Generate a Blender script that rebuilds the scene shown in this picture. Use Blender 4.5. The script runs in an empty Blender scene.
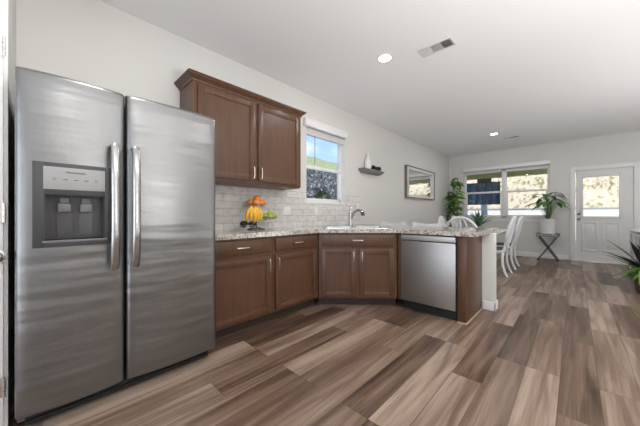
import bpy, bmesh, math, random
from mathutils import Vector, Matrix
random.seed(7)
S = bpy.context.scene
COL = S.collection

# ------------------------------------------------------------------ camera, world, sun, lights, exposure
cam_d = bpy.data.cameras.new('camera'); cam = bpy.data.objects.new('camera', cam_d); COL.objects.link(cam)
cam.location = (2.835, 0.0, 1.11)
cam.rotation_euler = (math.radians(90), 0, 0.7642)
cam_d.sensor_width = 36.0; cam_d.lens = 14.99; cam_d.shift_y = 0.0014; cam_d.clip_start = 0.02
S.camera = cam
S.view_settings.view_transform = 'Standard'; S.view_settings.look = 'None'
S.view_settings.exposure = 0.27; S.view_settings.gamma = 1.0; S.view_settings.use_curve_mapping = False

W = bpy.data.worlds.new('sky'); S.world = W; W.use_nodes = True
wn, wl = W.node_tree.nodes, W.node_tree.links
wn.clear()
wo = wn.new('ShaderNodeOutputWorld'); wb = wn.new('ShaderNodeBackground'); wl.new(wb.outputs[0], wo.inputs[0])
tc = wn.new('ShaderNodeTexCoord'); sep = wn.new('ShaderNodeSeparateXYZ'); wl.new(tc.outputs['Generated'], sep.inputs[0])
gr = wn.new('ShaderNodeValToRGB'); wl.new(sep.outputs[2], gr.inputs[0])
gr.color_ramp.elements[0].position = 0.0; gr.color_ramp.elements[0].color = (0.55, 0.75, 1.0, 1)
gr.color_ramp.elements[1].position = 0.7; gr.color_ramp.elements[1].color = (0.08, 0.26, 0.75, 1)
mp = wn.new('ShaderNodeMapping'); mp.inputs['Scale'].default_value = (1, 1, 2.5); wl.new(tc.outputs['Generated'], mp.inputs[0])
cn = wn.new('ShaderNodeTexNoise'); cn.inputs['Scale'].default_value = 4.0; cn.inputs['Detail'].default_value = 6; wl.new(mp.outputs[0], cn.inputs[0])
cr = wn.new('ShaderNodeValToRGB'); wl.new(cn.outputs[0], cr.inputs[0])
cr.color_ramp.elements[0].position = 0.5; cr.color_ramp.elements[1].position = 0.68
mx = wn.new('ShaderNodeMixRGB'); wl.new(cr.outputs[0], mx.inputs[0]); wl.new(gr.outputs[0], mx.inputs[1]); mx.inputs[2].default_value = (1.0, 1.0, 1.0, 1)
wl.new(mx.outputs[0], wb.inputs[0]); wb.inputs[1].default_value = 1.2

sd = bpy.data.lights.new('sun', 'SUN'); sun = bpy.data.objects.new('sun', sd); COL.objects.link(sun)
sun.rotation_euler = (math.radians(42), 0, math.radians(48)); sd.energy = 6.2; sd.angle = 0.01; sd.color = (1, 0.96, 0.9)

def area(name, loc, rot, sx, sy, power, color=(1, 1, 1)):
    l = bpy.data.lights.new(name, 'AREA'); o = bpy.data.objects.new(name, l); COL.objects.link(o)
    l.shape = 'RECTANGLE'; l.size = sx; l.size_y = sy; l.energy = power; l.color = color
    o.location = loc; o.rotation_euler = rot
    return o
# added fill light, out of view, at the opening behind the camera
area('fill_rear', (3.2, -2.42, 1.25), (math.radians(90), 0, 0), 4.0, 2.2, 34, (1, 0.99, 0.98))
# added fill lights out of view, aimed up to brighten the ceiling
area('ceiling_fill', (4.3, 1.1, 0.9), (math.radians(180), 0, 0), 1.2, 1.2, 104, (1, 0.99, 0.98))
area('ceiling_fill', (5.1, 4.8, 0.5), (math.radians(180), 0, 0), 1.6, 1.6, 56, (1, 0.99, 0.98))
LAMP_W = 8.0     # each recessed downlight (its light is made in its builder)

# ------------------------------------------------------------------ materials
def mat(name, color=(0.8, 0.8, 0.8), rough=0.5, metal=0.0, spec=0.5):
    m = bpy.data.materials.new(name); m.use_nodes = True
    b = m.node_tree.nodes['Principled BSDF']
    b.inputs['Base Color'].default_value = (*color, 1); b.inputs['Roughness'].default_value = rough
    b.inputs['Metallic'].default_value = metal; b.inputs['Specular IOR Level'].default_value = spec
    return m
def nodes(m): return m.node_tree.nodes, m.node_tree.links, m.node_tree.nodes['Principled BSDF']
def noise(m, scale, detail=4, stretch=(1, 1, 1), coord='Object'):
    n, l, b = nodes(m)
    t = n.new('ShaderNodeTexCoord'); p = n.new('ShaderNodeMapping'); p.inputs['Scale'].default_value = stretch
    l.new(t.outputs[coord], p.inputs[0])
    q = n.new('ShaderNodeTexNoise'); q.inputs['Scale'].default_value = scale; q.inputs['Detail'].default_value = detail
    l.new(p.outputs[0], q.inputs[0]); return q
def ramp(m, src, stops):
    n, l, b = nodes(m); r = n.new('ShaderNodeValToRGB'); l.new(src, r.inputs[0])
    e = r.color_ramp.elements
    while len(e) < len(stops): e.new(0.5)
    for el, (p, c) in zip(e, stops): el.position = p; el.color = (*c, 1)
    return r
def noisy(name, stops, scale, rough=0.5, metal=0.0, stretch=(1, 1, 1), detail=4, bump=0.0, spec=0.5):
    m = mat(name, rough=rough, metal=metal, spec=spec); n, l, b = nodes(m)
    q = noise(m, scale, detail, stretch); r = ramp(m, q.outputs[0], stops); l.new(r.outputs[0], b.inputs['Base Color'])
    if bump:
        bp = n.new('ShaderNodeBump'); bp.inputs['Strength'].default_value = bump; bp.inputs['Distance'].default_value = 0.01
        l.new(q.outputs[0], bp.inputs['Height']); l.new(bp.outputs[0], b.inputs['Normal'])
    return m

def paint(name, color, rough=0.85, bump=0.06, scale=90):
    m = mat(name, color, rough, spec=0.3); n, l, b = nodes(m)
    q = noise(m, scale, 3); bp = n.new('ShaderNodeBump'); bp.inputs['Strength'].default_value = bump; bp.inputs['Distance'].default_value = 0.004
    l.new(q.outputs[0], bp.inputs['Height']); l.new(bp.outputs[0], b.inputs['Normal']); return m
M = {}
M['wall'] = paint('wall_paint', (0.69, 0.68, 0.655))
M['ceil'] = paint('ceiling_paint', (0.88, 0.88, 0.885), bump=0.04)
M['trim'] = paint('white_trim_paint', (0.78, 0.78, 0.775), 0.4, 0.01)
M['door'] = paint('white_door_paint', (0.72, 0.72, 0.715), 0.35, 0.01)
M['vinyl'] = mat('white_window_vinyl', (0.80, 0.80, 0.80), 0.35)
M['white_ware'] = noisy('white_ceramic', [(0.3, (0.74, 0.74, 0.73)), (0.7, (0.8, 0.8, 0.79))], 8, 0.3)
M['chair_white'] = noisy('white_chair_paint', [(0.3, (0.74, 0.75, 0.77)), (0.7, (0.8, 0.81, 0.83))], 10, 0.35)
M['seat_grey'] = noisy('grey_seat_cloth', [(0.3, (0.10, 0.10, 0.11)), (0.7, (0.16, 0.16, 0.17))], 120, 0.9)
M['wood'] = noisy('brown_stained_maple', [(0.25, (0.078, 0.035, 0.017)), (0.5, (0.102, 0.047, 0.024)), (0.8, (0.126, 0.061, 0.032))], 3.5, 0.36, stretch=(6, 6, 0.9), detail=6)
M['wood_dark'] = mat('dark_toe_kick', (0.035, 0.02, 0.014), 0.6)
M['plastic_black'] = mat('black_plastic', (0.012, 0.012, 0.012), 0.5)
M['strip'] = mat('tan_quarter_round', (0.45, 0.33, 0.25), 0.5)
M['nickel'] = noisy('brushed_nickel', [(0.3, (0.62, 0.58, 0.54)), (0.7, (0.72, 0.68, 0.64))], 60, 0.28, 1.0)
M['satin'] = mat('satin_nickel_lock', (0.26, 0.25, 0.24), 0.3, 1.0)
M['chrome'] = mat('brushed_chrome', (0.5, 0.49, 0.48), 0.18, 1.0)
M['sink_steel'] = noisy('sink_steel', [(0.3, (0.68, 0.68, 0.68)), (0.7, (0.78, 0.78, 0.78))], 40, 0.25, 1.0)
# stainless sheets: brushed, with the slow ripples of thin sheet metal
def stainless(name, lo, hi, rough, wave):
    m = mat(name, rough=rough, metal=1.0); n, l, b = nodes(m)
    q = noise(m, 140, 3, (1, 1, 0.03)); r = ramp(m, q.outputs[0], [(0.3, lo), (0.7, hi)]); l.new(r.outputs[0], b.inputs['Base Color'])
    w = noise(m, 2.6, 1.5, (0.6, 0.6, 4.2)); bp = n.new('ShaderNodeBump'); bp.inputs['Strength'].default_value = wave; bp.inputs['Distance'].default_value = 0.02
    l.new(w.outputs[0], bp.inputs['Height']); l.new(bp.outputs[0], b.inputs['Normal']); return m
M['steel'] = stainless('fridge_stainless_steel', (0.27, 0.272, 0.275), (0.277, 0.279, 0.282), 0.32, 0.42)
M['steel_dw'] = stainless('dishwasher_stainless_steel', (0.47, 0.47, 0.465), (0.495, 0.495, 0.49), 0.42, 0.06)
M['steel_strip'] = mat('dishwasher_control_strip', (0.55, 0.545, 0.535), 0.45, 0.7)
M['steel_handle'] = noisy('handle_steel', [(0.3, (0.42, 0.42, 0.42)), (0.7, (0.5, 0.5, 0.5))], 30, 0.22, 1.0)
M['fridge_side'] = mat('fridge_grey_side', (0.12, 0.12, 0.125), 0.5)
M['bezel'] = mat('dark_grey_bezel', (0.05, 0.05, 0.052), 0.45)
M['bezel_in'] = mat('dispenser_cavity_grey', (0.05, 0.05, 0.052), 0.4)
M['display'] = mat('silver_display_panel', (0.33, 0.33, 0.325), 0.45)
M['splash'] = mat('grey_splash_plastic', (0.055, 0.055, 0.057), 0.25)
M['ink'] = mat('dark_print', (0.05, 0.05, 0.05), 0.6)
M['paddle'] = mat('grey_paddle_plastic', (0.15, 0.15, 0.152), 0.35)
M['shelf'] = noisy('weathered_grey_wood', [(0.3, (0.15, 0.15, 0.145)), (0.7, (0.27, 0.265, 0.255))], 6, 0.7, stretch=(8, 1, 8))
M['cone'] = noisy('dark_pine_cone', [(0.3, (0.012, 0.01, 0.009)), (0.7, (0.05, 0.04, 0.035))], 60, 0.8, bump=0.6)
M['frame_dark'] = mat('dark_frame_edge', (0.16, 0.15, 0.12), 0.5)
M['frame_white'] = noisy('whitewashed_frame', [(0.3, (0.62, 0.61, 0.58)), (0.7, (0.76, 0.75, 0.72))], 12, 0.6, stretch=(1, 1, 5))
M['mirror'] = mat('mirror_silver', (0.9, 0.9, 0.9), 0.02, 1.0)
M['leaf'] = noisy('green_leaf', [(0.3, (0.03, 0.10, 0.02)), (0.7, (0.10, 0.24, 0.04))], 7, 0.4)
M['leaf_bright'] = noisy('bright_green_leaf', [(0.3, (0.08, 0.24, 0.03)), (0.7, (0.22, 0.42, 0.06))], 7, 0.4)
M['leaf_dark'] = noisy('dark_green_leaf', [(0.3, (0.012, 0.04, 0.015)), (0.7, (0.03, 0.085, 0.03))], 7, 0.35)
M['leaf_spider'] = noisy('blue_green_leaf', [(0.3, (0.03, 0.09, 0.045)), (0.7, (0.09, 0.19, 0.10))], 9, 0.4)
M['leaf_purple'] = noisy('purple_brown_leaf', [(0.3, (0.03, 0.022, 0.02)), (0.7, (0.075, 0.055, 0.045))], 9, 0.4)
M['stem'] = noisy('brown_stem', [(0.3, (0.10, 0.06, 0.03)), (0.7, (0.2, 0.13, 0.07))], 30, 0.8)
M['cane'] = noisy('red_brown_cane', [(0.3, (0.07, 0.035, 0.028)), (0.7, (0.16, 0.09, 0.07))], 40, 0.8, bump=0.4)
M['stem_green'] = mat('green_stalk', (0.10, 0.2, 0.05), 0.6)
M['soil'] = noisy('potting_soil', [(0.3, (0.02, 0.014, 0.01)), (0.7, (0.06, 0.04, 0.03))], 80, 0.95, bump=0.5)
M['pot_grey'] = noisy('grey_pot_glaze', [(0.3, (0.2, 0.2, 0.2)), (0.7, (0.3, 0.3, 0.3))], 12, 0.5)
M['terracotta'] = noisy('brown_glazed_pot', [(0.3, (0.10, 0.055, 0.045)), (0.7, (0.17, 0.10, 0.085))], 14, 0.8)
M['stand'] = noisy('dark_stand_wood', [(0.3, (0.03, 0.026, 0.022)), (0.7, (0.06, 0.05, 0.045))], 20, 0.5)
M['wire'] = mat('dark_bronze_wire', (0.06, 0.05, 0.045), 0.4, 0.8)
M['wire_light'] = mat('silver_wire', (0.5, 0.48, 0.46), 0.3, 1.0)
M['orange'] = noisy('orange_peel', [(0.3, (0.75, 0.19, 0.015)), (0.7, (0.88, 0.30, 0.03))], 8, 0.45)
M['banana'] = noisy('banana_peel', [(0.35, (0.80, 0.42, 0.03)), (0.7, (0.88, 0.58, 0.06))], 9, 0.5)
M['banana_tip'] = mat('banana_tip', (0.10, 0.06, 0.02), 0.7)
M['lime'] = noisy('green_lime_peel', [(0.3, (0.22, 0.38, 0.015)), (0.7, (0.42, 0.58, 0.04))], 10, 0.4)
M['avocado'] = noisy('avocado_skin', [(0.3, (0.014, 0.014, 0.012)), (0.7, (0.045, 0.042, 0.03))], 50, 0.6, bump=0.5)
M['cabinet_white'] = mat('white_lacquer', (0.78, 0.78, 0.79), 0.35)
M['lavender'] = noisy('lavender_print', [(0.3, (0.36, 0.34, 0.55)), (0.5, (0.62, 0.6, 0.72)), (0.7, (0.42, 0.52, 0.68))], 5, 0.25)
M['navy'] = noisy('navy_canvas', [(0.3, (0.03, 0.06, 0.11)), (0.55, (0.07, 0.13, 0.22)), (0.75, (0.17, 0.27, 0.38))], 5, 0.9, stretch=(3, 1, 1))
M['pale_blue'] = mat('pale_blue_paint', (0.42, 0.56, 0.66), 0.6)
M['olive'] = noisy('olive_patio_boards', [(0.3, (0.34, 0.36, 0.13)), (0.7, (0.44, 0.46, 0.19))], 4, 0.7)
M['brown_beam'] = mat('dark_brown_bracket', (0.05, 0.035, 0.025), 0.7)
M['concrete'] = noisy('patio_concrete', [(0.3, (0.5, 0.48, 0.45)), (0.7, (0.62, 0.6, 0.57))], 3, 0.9)
M['block'] = noisy('white_block', [(0.3, (0.72, 0.70, 0.68)), (0.7, (0.80, 0.78, 0.76))], 3, 0.9)
M['cap'] = mat('grey_wall_cap', (0.36, 0.35, 0.33), 0.9)
M['vent_dark'] = mat('vent_dark_duct', (0.02, 0.02, 0.02), 0.9)
M['vent'] = mat('white_vent_metal', (0.72, 0.72, 0.72), 0.4)

def glass_mat():
    m = bpy.data.materials.new('window_glass'); m.use_nodes = True; n, l = m.node_tree.nodes, m.node_tree.links
    n.clear(); o = n.new('ShaderNodeOutputMaterial'); mixs = n.new('ShaderNodeMixShader'); t = n.new('ShaderNodeBsdfTransparent')
    g = n.new('ShaderNodeBsdfGlossy'); g.inputs['Roughness'].default_value = 0.01; t.inputs[0].default_value = (0.97, 0.98, 0.98, 1)
    f = n.new('ShaderNodeLayerWeight'); f.inputs[0].default_value = 0.5
    pw = n.new('ShaderNodeMath'); pw.operation = 'POWER'; pw.inputs[1].default_value = 5.0; l.new(f.outputs['Facing'], pw.inputs[0])
    ma = n.new('ShaderNodeMath'); ma.operation = 'MULTIPLY_ADD'; ma.inputs[1].default_value = 0.9; ma.inputs[2].default_value = 0.03; l.new(pw.outputs[0], ma.inputs[0])
    l.new(ma.outputs[0], mixs.inputs[0]); l.new(t.outputs[0], mixs.inputs[1]); l.new(g.outputs[0], mixs.inputs[2]); l.new(mixs.outputs[0], o.inputs[0])
    return m
M['glass'] = glass_mat()
def screen_mat():
    m = bpy.data.materials.new('insect_screen'); m.use_nodes = True; n, l = m.node_tree.nodes, m.node_tree.links
    n.clear(); o = n.new('ShaderNodeOutputMaterial'); mixs = n.new('ShaderNodeMixShader'); t = n.new('ShaderNodeBsdfTransparent')
    d = n.new('ShaderNodeBsdfDiffuse'); d.inputs[0].default_value = (0.05, 0.05, 0.055, 1); mixs.inputs[0].default_value = 0.18
    l.new(t.outputs[0], mixs.inputs[1]); l.new(d.outputs[0], mixs.inputs[2]); l.new(mixs.outputs[0], o.inputs[0]); return m
M['screen'] = screen_mat()
def emit(name, c, s):
    m = bpy.data.materials.new(name); m.use_nodes = True; b = m.node_tree.nodes['Principled BSDF']
    b.inputs['Emission Color'].default_value = (*c, 1); b.inputs['Emission Strength'].default_value = s; return m
M['lamp'] = emit('lit_led_diffuser', (1, 0.98, 0.95), 8.0)

# floor: vinyl planks 0.184 m wide running along y, tone per plank plus streaky grain
def floor_mat():
    m = mat('vinyl_plank_floor', rough=0.33, spec=0.4); n, l, b = nodes(m)
    t = n.new('ShaderNodeTexCoord'); sp = n.new('ShaderNodeSeparateXYZ'); l.new(t.outputs['Object'], sp.inputs[0])
    cb = n.new('ShaderNodeCombineXYZ'); l.new(sp.outputs[1], cb.inputs[0]); l.new(sp.outputs[0], cb.inputs[1])
    br = n.new('ShaderNodeTexBrick'); l.new(cb.outputs[0], br.inputs[0])
    br.offset = 0.37; br.offset_frequency = 3; br.squash = 1
    br.inputs['Color1'].default_value = (0, 0, 0, 1); br.inputs['Color2'].default_value = (1, 1, 1, 1); br.inputs['Mortar'].default_value = (0.5, 0.5, 0.5, 1)
    br.inputs['Scale'].default_value = 1; br.inputs['Mortar Size'].default_value = 0.0014; br.inputs['Mortar Smooth'].default_value = 0.3
    br.inputs['Bias'].default_value = 0; br.inputs['Brick Width'].default_value = 1.22; br.inputs['Row Height'].default_value = 0.184
    off = n.new('ShaderNodeVectorMath'); off.operation = 'MULTIPLY'; off.inputs[1].default_value = (37, 53, 11); l.new(br.outputs['Color'], off.inputs[0])
    def grain(sx, sy, scale, det):
        mp = n.new('ShaderNodeMapping'); mp.inputs['Scale'].default_value = (sx, sy, 1); l.new(t.outputs['Object'], mp.inputs[0])
        ad = n.new('ShaderNodeVectorMath'); l.new(mp.outputs[0], ad.inputs[0]); l.new(off.outputs[0], ad.inputs[1])
        q = n.new('ShaderNodeTexNoise'); q.inputs['Scale'].default_value = scale; q.inputs['Detail'].default_value = det; q.inputs['Distortion'].default_value = 0.6
        l.new(ad.outputs[0], q.inputs[0]); return q
    g1 = grain(6.5, 0.42, 2.2, 6); g2 = grain(40, 0.9, 3.0, 5)
    def math_(op, a, bb):
        q = n.new('ShaderNodeMath'); q.operation = op
        for i, v in enumerate((a, bb)):
            if isinstance(v, (int, float)): q.inputs[i].default_value = v
            else: l.new(v, q.inputs[i])
        return q.outputs[0]
    v = math_('ADD', math_('MULTIPLY', br.outputs['Color'], 0.34), math_('MULTIPLY', g1.outputs[0], 0.67))
    v = math_('ADD', v, math_('MULTIPLY', g2.outputs[0], 0.20))
    r = ramp(m, v, [(0.38, (0.052, 0.029, 0.018)), (0.50, (0.112, 0.069, 0.047)), (0.62, (0.190, 0.127, 0.092)), (0.80, (0.36, 0.272, 0.21))])
    mxx = n.new('ShaderNodeMixRGB'); l.new(br.outputs['Fac'], mxx.inputs[0]); l.new(r.outputs[0], mxx.inputs[1]); mxx.inputs[2].default_value = (0.05, 0.035, 0.028, 1)
    l.new(mxx.outputs[0], b.inputs['Base Color'])
    bp = n.new('ShaderNodeBump'); bp.inputs['Strength'].default_value = 0.12; bp.inputs['Distance'].default_value = 0.003
    l.new(math_('SUBTRACT', math_('MULTIPLY', g2.outputs[0], 0.5), br.outputs['Fac']), bp.inputs['Height']); l.new(bp.outputs[0], b.inputs['Normal'])
    return m
M['floor'] = floor_mat()
# granite
def granite():
    m = mat('speckled_granite', rough=0.1, spec=0.5); n, l, b = nodes(m)
    a = noise(m, 55, 5); r1 = ramp(m, a.outputs[0], [(0.34, (0.06, 0.05, 0.045)), (0.40, (0.32, 0.26, 0.21)), (0.48, (0.55, 0.51, 0.46)), (0.7, (0.66, 0.635, 0.60))])
    a2 = noise(m, 17, 3); r2 = ramp(m, a2.outputs[0], [(0.36, (0.7, 0.66, 0.62)), (0.52, (1, 1, 1))])
    mm = n.new('ShaderNodeMixRGB'); mm.blend_type = 'MULTIPLY'; mm.inputs[0].default_value = 1; l.new(r1.outputs[0], mm.inputs[1]); l.new(r2.outputs[0], mm.inputs[2])
    l.new(mm.outputs[0], b.inputs['Base Color']); return m
M['granite'] = granite()
# marble subway tile on the left wall
def tile():
    m = mat('marble_subway_tile', rough=0.28, spec=0.5); n, l, b = nodes(m)
    t = n.new('ShaderNodeTexCoord'); sp = n.new('ShaderNodeSeparateXYZ'); l.new(t.outputs['Object'], sp.inputs[0])
    cb = n.new('ShaderNodeCombineXYZ'); l.new(sp.outputs[1], cb.inputs[0]); l.new(sp.outputs[2], cb.inputs[1])
    br = n.new('ShaderNodeTexBrick'); l.new(cb.outputs[0], br.inputs[0]); br.offset = 0.5
    br.inputs['Scale'].default_value = 1; br.inputs['Brick Width'].default_value = 0.2; br.inputs['Row Height'].default_value = 0.0835
    br.inputs['Mortar Size'].default_value = 0.003; br.inputs['Mortar Smooth'].default_value = 0.2
    br.inputs['Color1'].default_value = (0.62, 0.61, 0.59, 1); br.inputs['Color2'].default_value = (0.72, 0.705, 0.69, 1); br.inputs['Mortar'].default_value = (0.40, 0.385, 0.37, 1)
    q = noise(m, 9, 6, (1, 1.4, 3)); r = ramp(m, q.outputs[0], [(0.33, (0.86, 0.855, 0.85)), (0.55, (1.03, 1.025, 1.02))])
    mm = n.new('ShaderNodeMixRGB'); mm.blend_type = 'MULTIPLY'; mm.inputs[0].default_value = 1; l.new(br.outputs['Color'], mm.inputs[1]); l.new(r.outputs[0], mm.inputs[2])
    l.new(mm.outputs[0], b.inputs['Base Color'])
    bp = n.new('ShaderNodeBump'); bp.invert = True; bp.inputs['Strength'].default_value = 0.4; bp.inputs['Distance'].default_value = 0.003
    l.new(br.outputs['Fac'], bp.inputs['Height']); l.new(bp.outputs[0], b.inputs['Normal']); return m
M['tile'] = tile()
def hill_mat():
    m = mat('dry_hillside', rough=1.0, spec=0.1); n, l, b = nodes(m)
    a = noise(m, 6.5, 10, (1, 0.4, 0.6)); r1 = ramp(m, a.outputs[0], [(0.36, (0.16, 0.16, 0.07)), (0.43, (0.36, 0.31, 0.20)), (0.53, (0.50, 0.43, 0.32)), (0.68, (0.34, 0.27, 0.18))])
    l.new(r1.outputs[0], b.inputs['Base Color']); return m
M['hill'] = hill_mat()
def stone_mat():
    m = mat('rubble_stone', rough=0.9, spec=0.2); n, l, b = nodes(m)
    t = n.new('ShaderNodeTexCoord'); v = n.new('ShaderNodeTexVoronoi'); v.inputs['Scale'].default_value = 13; l.new(t.outputs['Object'], v.inputs[0])
    hs = n.new('ShaderNodeSeparateColor'); l.new(v.outputs['Color'], hs.inputs[0])
    r = ramp(m, hs.outputs[0], [(0.0, (0.05, 0.065, 0.08)), (0.5, (0.22, 0.25, 0.28)), (1.0, (0.6, 0.63, 0.66))])
    v2 = n.new('ShaderNodeTexVoronoi'); v2.feature = 'DISTANCE_TO_EDGE'; v2.inputs['Scale'].default_value = 13; l.new(t.outputs['Object'], v2.inputs[0])
    r2 = ramp(m, v2.outputs[0], [(0.02, (0.12, 0.13, 0.14)), (0.12, (1, 1, 1))])
    mm = n.new('ShaderNodeMixRGB'); mm.blend_type = 'MULTIPLY'; mm.inputs[0].default_value = 1; l.new(r.outputs[0], mm.inputs[1]); l.new(r2.outputs[0], mm.inputs[2])
    l.new(mm.outputs[0], b.inputs['Base Color'])
    bp = n.new('ShaderNodeBump'); bp.inputs['Strength'].default_value = 0.8; bp.inputs['Distance'].default_value = 0.05; l.new(v2.outputs[0], bp.inputs['Height']); l.new(bp.outputs[0], b.inputs['Normal'])
    return m
M['stone'] = stone_mat()
M['grass'] = noisy('dry_green_grass', [(0.3, (0.15, 0.19, 0.09)), (0.7, (0.27, 0.30, 0.17))], 6, 1.0, bump=0.5)
def tray_mat():
    m = mat('patterned_tray', rough=0.5); n, l, b = nodes(m)
    t = n.new('ShaderNodeTexCoord'); v = n.new('ShaderNodeTexVoronoi'); v.inputs['Scale'].default_value = 28; l.new(t.outputs['Object'], v.inputs[0])
    r = ramp(m, v.outputs[0], [(0.3, (0.05, 0.05, 0.05)), (0.5, (0.32, 0.32, 0.31))]); l.new(r.outputs[0], b.inputs['Base Color']); return m
M['tray'] = tray_mat()

# ------------------------------------------------------------------ mesh helpers
class MB:
    def __init__(s): s.bm = bmesh.new()
    def box(s, x0, x1, y0, y1, z0, z1, bev=0.0, mtx=None):
        r = bmesh.ops.create_cube(s.bm, size=1.0)
        vs = r['verts']
        for v in vs: v.co = Vector(((x0+x1)/2 + v.co.x*(x1-x0), (y0+y1)/2 + v.co.y*(y1-y0), (z0+z1)/2 + v.co.z*(z1-z0)))
        if bev:
            es = list({e for v in vs for e in v.link_edges})
            r2 = bmesh.ops.bevel(s.bm, geom=es, offset=bev, segments=2, affect='EDGES', profile=0.5)
            vs = list({v for f in r2['faces'] for v in f.verts} | {v for v in vs if v.is_valid})
        if mtx is not None:
            for v in vs: v.co = mtx @ v.co
        return s
    def prism(s, pts, z0, z1, mtx=None):
        a = [s.bm.verts.new((x, y, z0)) for x, y in pts]; b = [s.bm.verts.new((x, y, z1)) for x, y in pts]
        n = len(pts); s.bm.faces.new(a[::-1]); s.bm.faces.new(b)
        for i in range(n): s.bm.faces.new((a[i], a[(i+1) % n], b[(i+1) % n], b[i]))
        if mtx is not None:
            for v in a + b: v.co = mtx @ v.co
        return s
    def tube(s, pts, rad, seg=10, closed=False, flat=1.0):
        P = [Vector(p) for p in pts]; n = len(P)
        R = rad if isinstance(rad, (list, tuple)) else [rad]*n
        rings = []; up = None
        for i in range(n):
            if closed: d = P[(i+1) % n] - P[i-1]
            else: d = P[min(i+1, n-1)] - P[max(i-1, 0)]
            d.normalize()
            if up is None:
                up = Vector((0, 0, 1)) if abs(d.z) < 0.9 else Vector((1, 0, 0))
            a = (up - d*up.dot(d)).normalized(); b = d.cross(a); up = a
            rings.append([s.bm.verts.new(P[i] + (a*math.cos(t)*flat + b*math.sin(t))*R[i]) for t in [2*math.pi*k/seg for k in range(seg)]])
        m = n if closed else n-1
        for i in range(m):
            A, B = rings[i], rings[(i+1) % n]
            for k in range(seg): s.bm.faces.new((A[k], A[(k+1) % seg], B[(k+1) % seg], B[k]))
        if not closed:
            s.bm.faces.new(rings[0][::-1]); s.bm.faces.new(rings[-1])
        return s
    def lathe(s, prof, c=(0, 0, 0), seg=24, axis='z'):
        rings = []
        for r, h in prof:
            ring = []
            for k in range(seg):
                t = 2*math.pi*k/seg; x, y = max(r, 1e-4)*math.cos(t), max(r, 1e-4)*math.sin(t)
                p = (x, y, h) if axis == 'z' else ((h, x, y) if axis == 'x' else (y, h, x))
                ring.append(s.bm.verts.new(Vector(p) + Vector(c)))
            rings.append(ring)
        for A, B in zip(rings, rings[1:]):
            for k in range(seg): s.bm.faces.new((A[k], A[(k+1) % seg], B[(k+1) % seg], B[k]))
        s.bm.faces.new(rings[0][::-1]); s.bm.faces.new(rings[-1])
        return s
    def ball(s, c, rx, ry=None, rz=None, seg=16, mtx=None):
        ry = ry or rx; rz = rz or rx
        r = bmesh.ops.create_uvsphere(s.bm, u_segments=seg, v_segments=max(6, seg*2//3), radius=1)
        for v in r['verts']:
            p = Vector((v.co.x*rx, v.co.y*ry, v.co.z*rz))
            if mtx is not None: p = mtx @ p
            v.co = p + Vector(c)
        return s
    def leaf(s, base, direction, length, width, droop=0.5, n=7, fold=0.25, tip=0.85, roll=0.0):
        d = Vector(direction).normalized(); p = Vector(base); L = length/n
        rows = []
        for i in range(n+1):
            t = i/n
            side = d.cross(Vector((0, 0, 1)))
            if side.length < 1e-3: side = Vector((1, 0, 0))
            side.normalize()
            if roll: side = Matrix.Rotation(roll, 3, d) @ side
            nr = side.cross(d)
            w = width/2*max(0.04, math.sin(math.pi*(t**tip)*0.97+0.03))
            rows.append((s.bm.verts.new(p - side*w + nr*fold*w), s.bm.verts.new(p), s.bm.verts.new(p + side*w + nr*fold*w)))
            d = (d + Vector((0, 0, -droop*2.2/n))).normalized(); p = p + d*L
        for a, b in zip(rows, rows[1:]):
            s.bm.faces.new((a[0], a[1], b[1], b[0])); s.bm.faces.new((a[1], a[2], b[2], b[1]))
        return s
    def build(s, name, material, parent=None, smooth=40, kind=None, loc=None):
        me = bpy.data.meshes.new(name)
        bmesh.ops.recalc_face_normals(s.bm, faces=s.bm.faces[:]); s.bm.to_mesh(me); s.bm.free()
        me.materials.append(material)
        if smooth:
            me.polygons.foreach_set('use_smooth', [True]*len(me.polygons)); me.set_sharp_from_angle(angle=math.radians(smooth))
        o = bpy.data.objects.new(name, me); COL.objects.link(o)
        if parent is not None: o.parent = parent
        if loc is not None: o.location = loc
        if kind: o['kind'] = kind
        return o

def tag(o, label, cat, group=None, kind=None):
    o['label'] = label; o['category'] = cat
    if group: o['group'] = group
    if kind: o['kind'] = kind
    return o
def thing(name, label, cat, loc=(0, 0, 0), rz=0.0, group=None):
    o = bpy.data.objects.new(name, None); o.empty_display_size = 0.1; COL.objects.link(o)
    o.location = loc; o.rotation_euler = (0, 0, rz); return tag(o, label, cat, group)
def struct(name, label, mb, m, cat=None, parent=None, smooth=40):
    o = mb.build(name, m, parent, smooth)
    if parent is None:
        o['kind'] = 'structure'; o['label'] = label; o['category'] = cat or name.split('_')[0]
    return o
def dup(root, loc, rz, label, group=None):
    r = root.copy(); COL.objects.link(r); r.location = loc; r.rotation_euler = (0, 0, rz); r['label'] = label
    if group: r['group'] = group
    for ch in list(root.children):
        c = ch.copy(); COL.objects.link(c); c.parent = r
        for g in list(ch.children):
            d = g.copy(); COL.objects.link(d); d.parent = c
    return r
Rz = lambda a: Matrix.Rotation(a, 4, 'Z')

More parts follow.
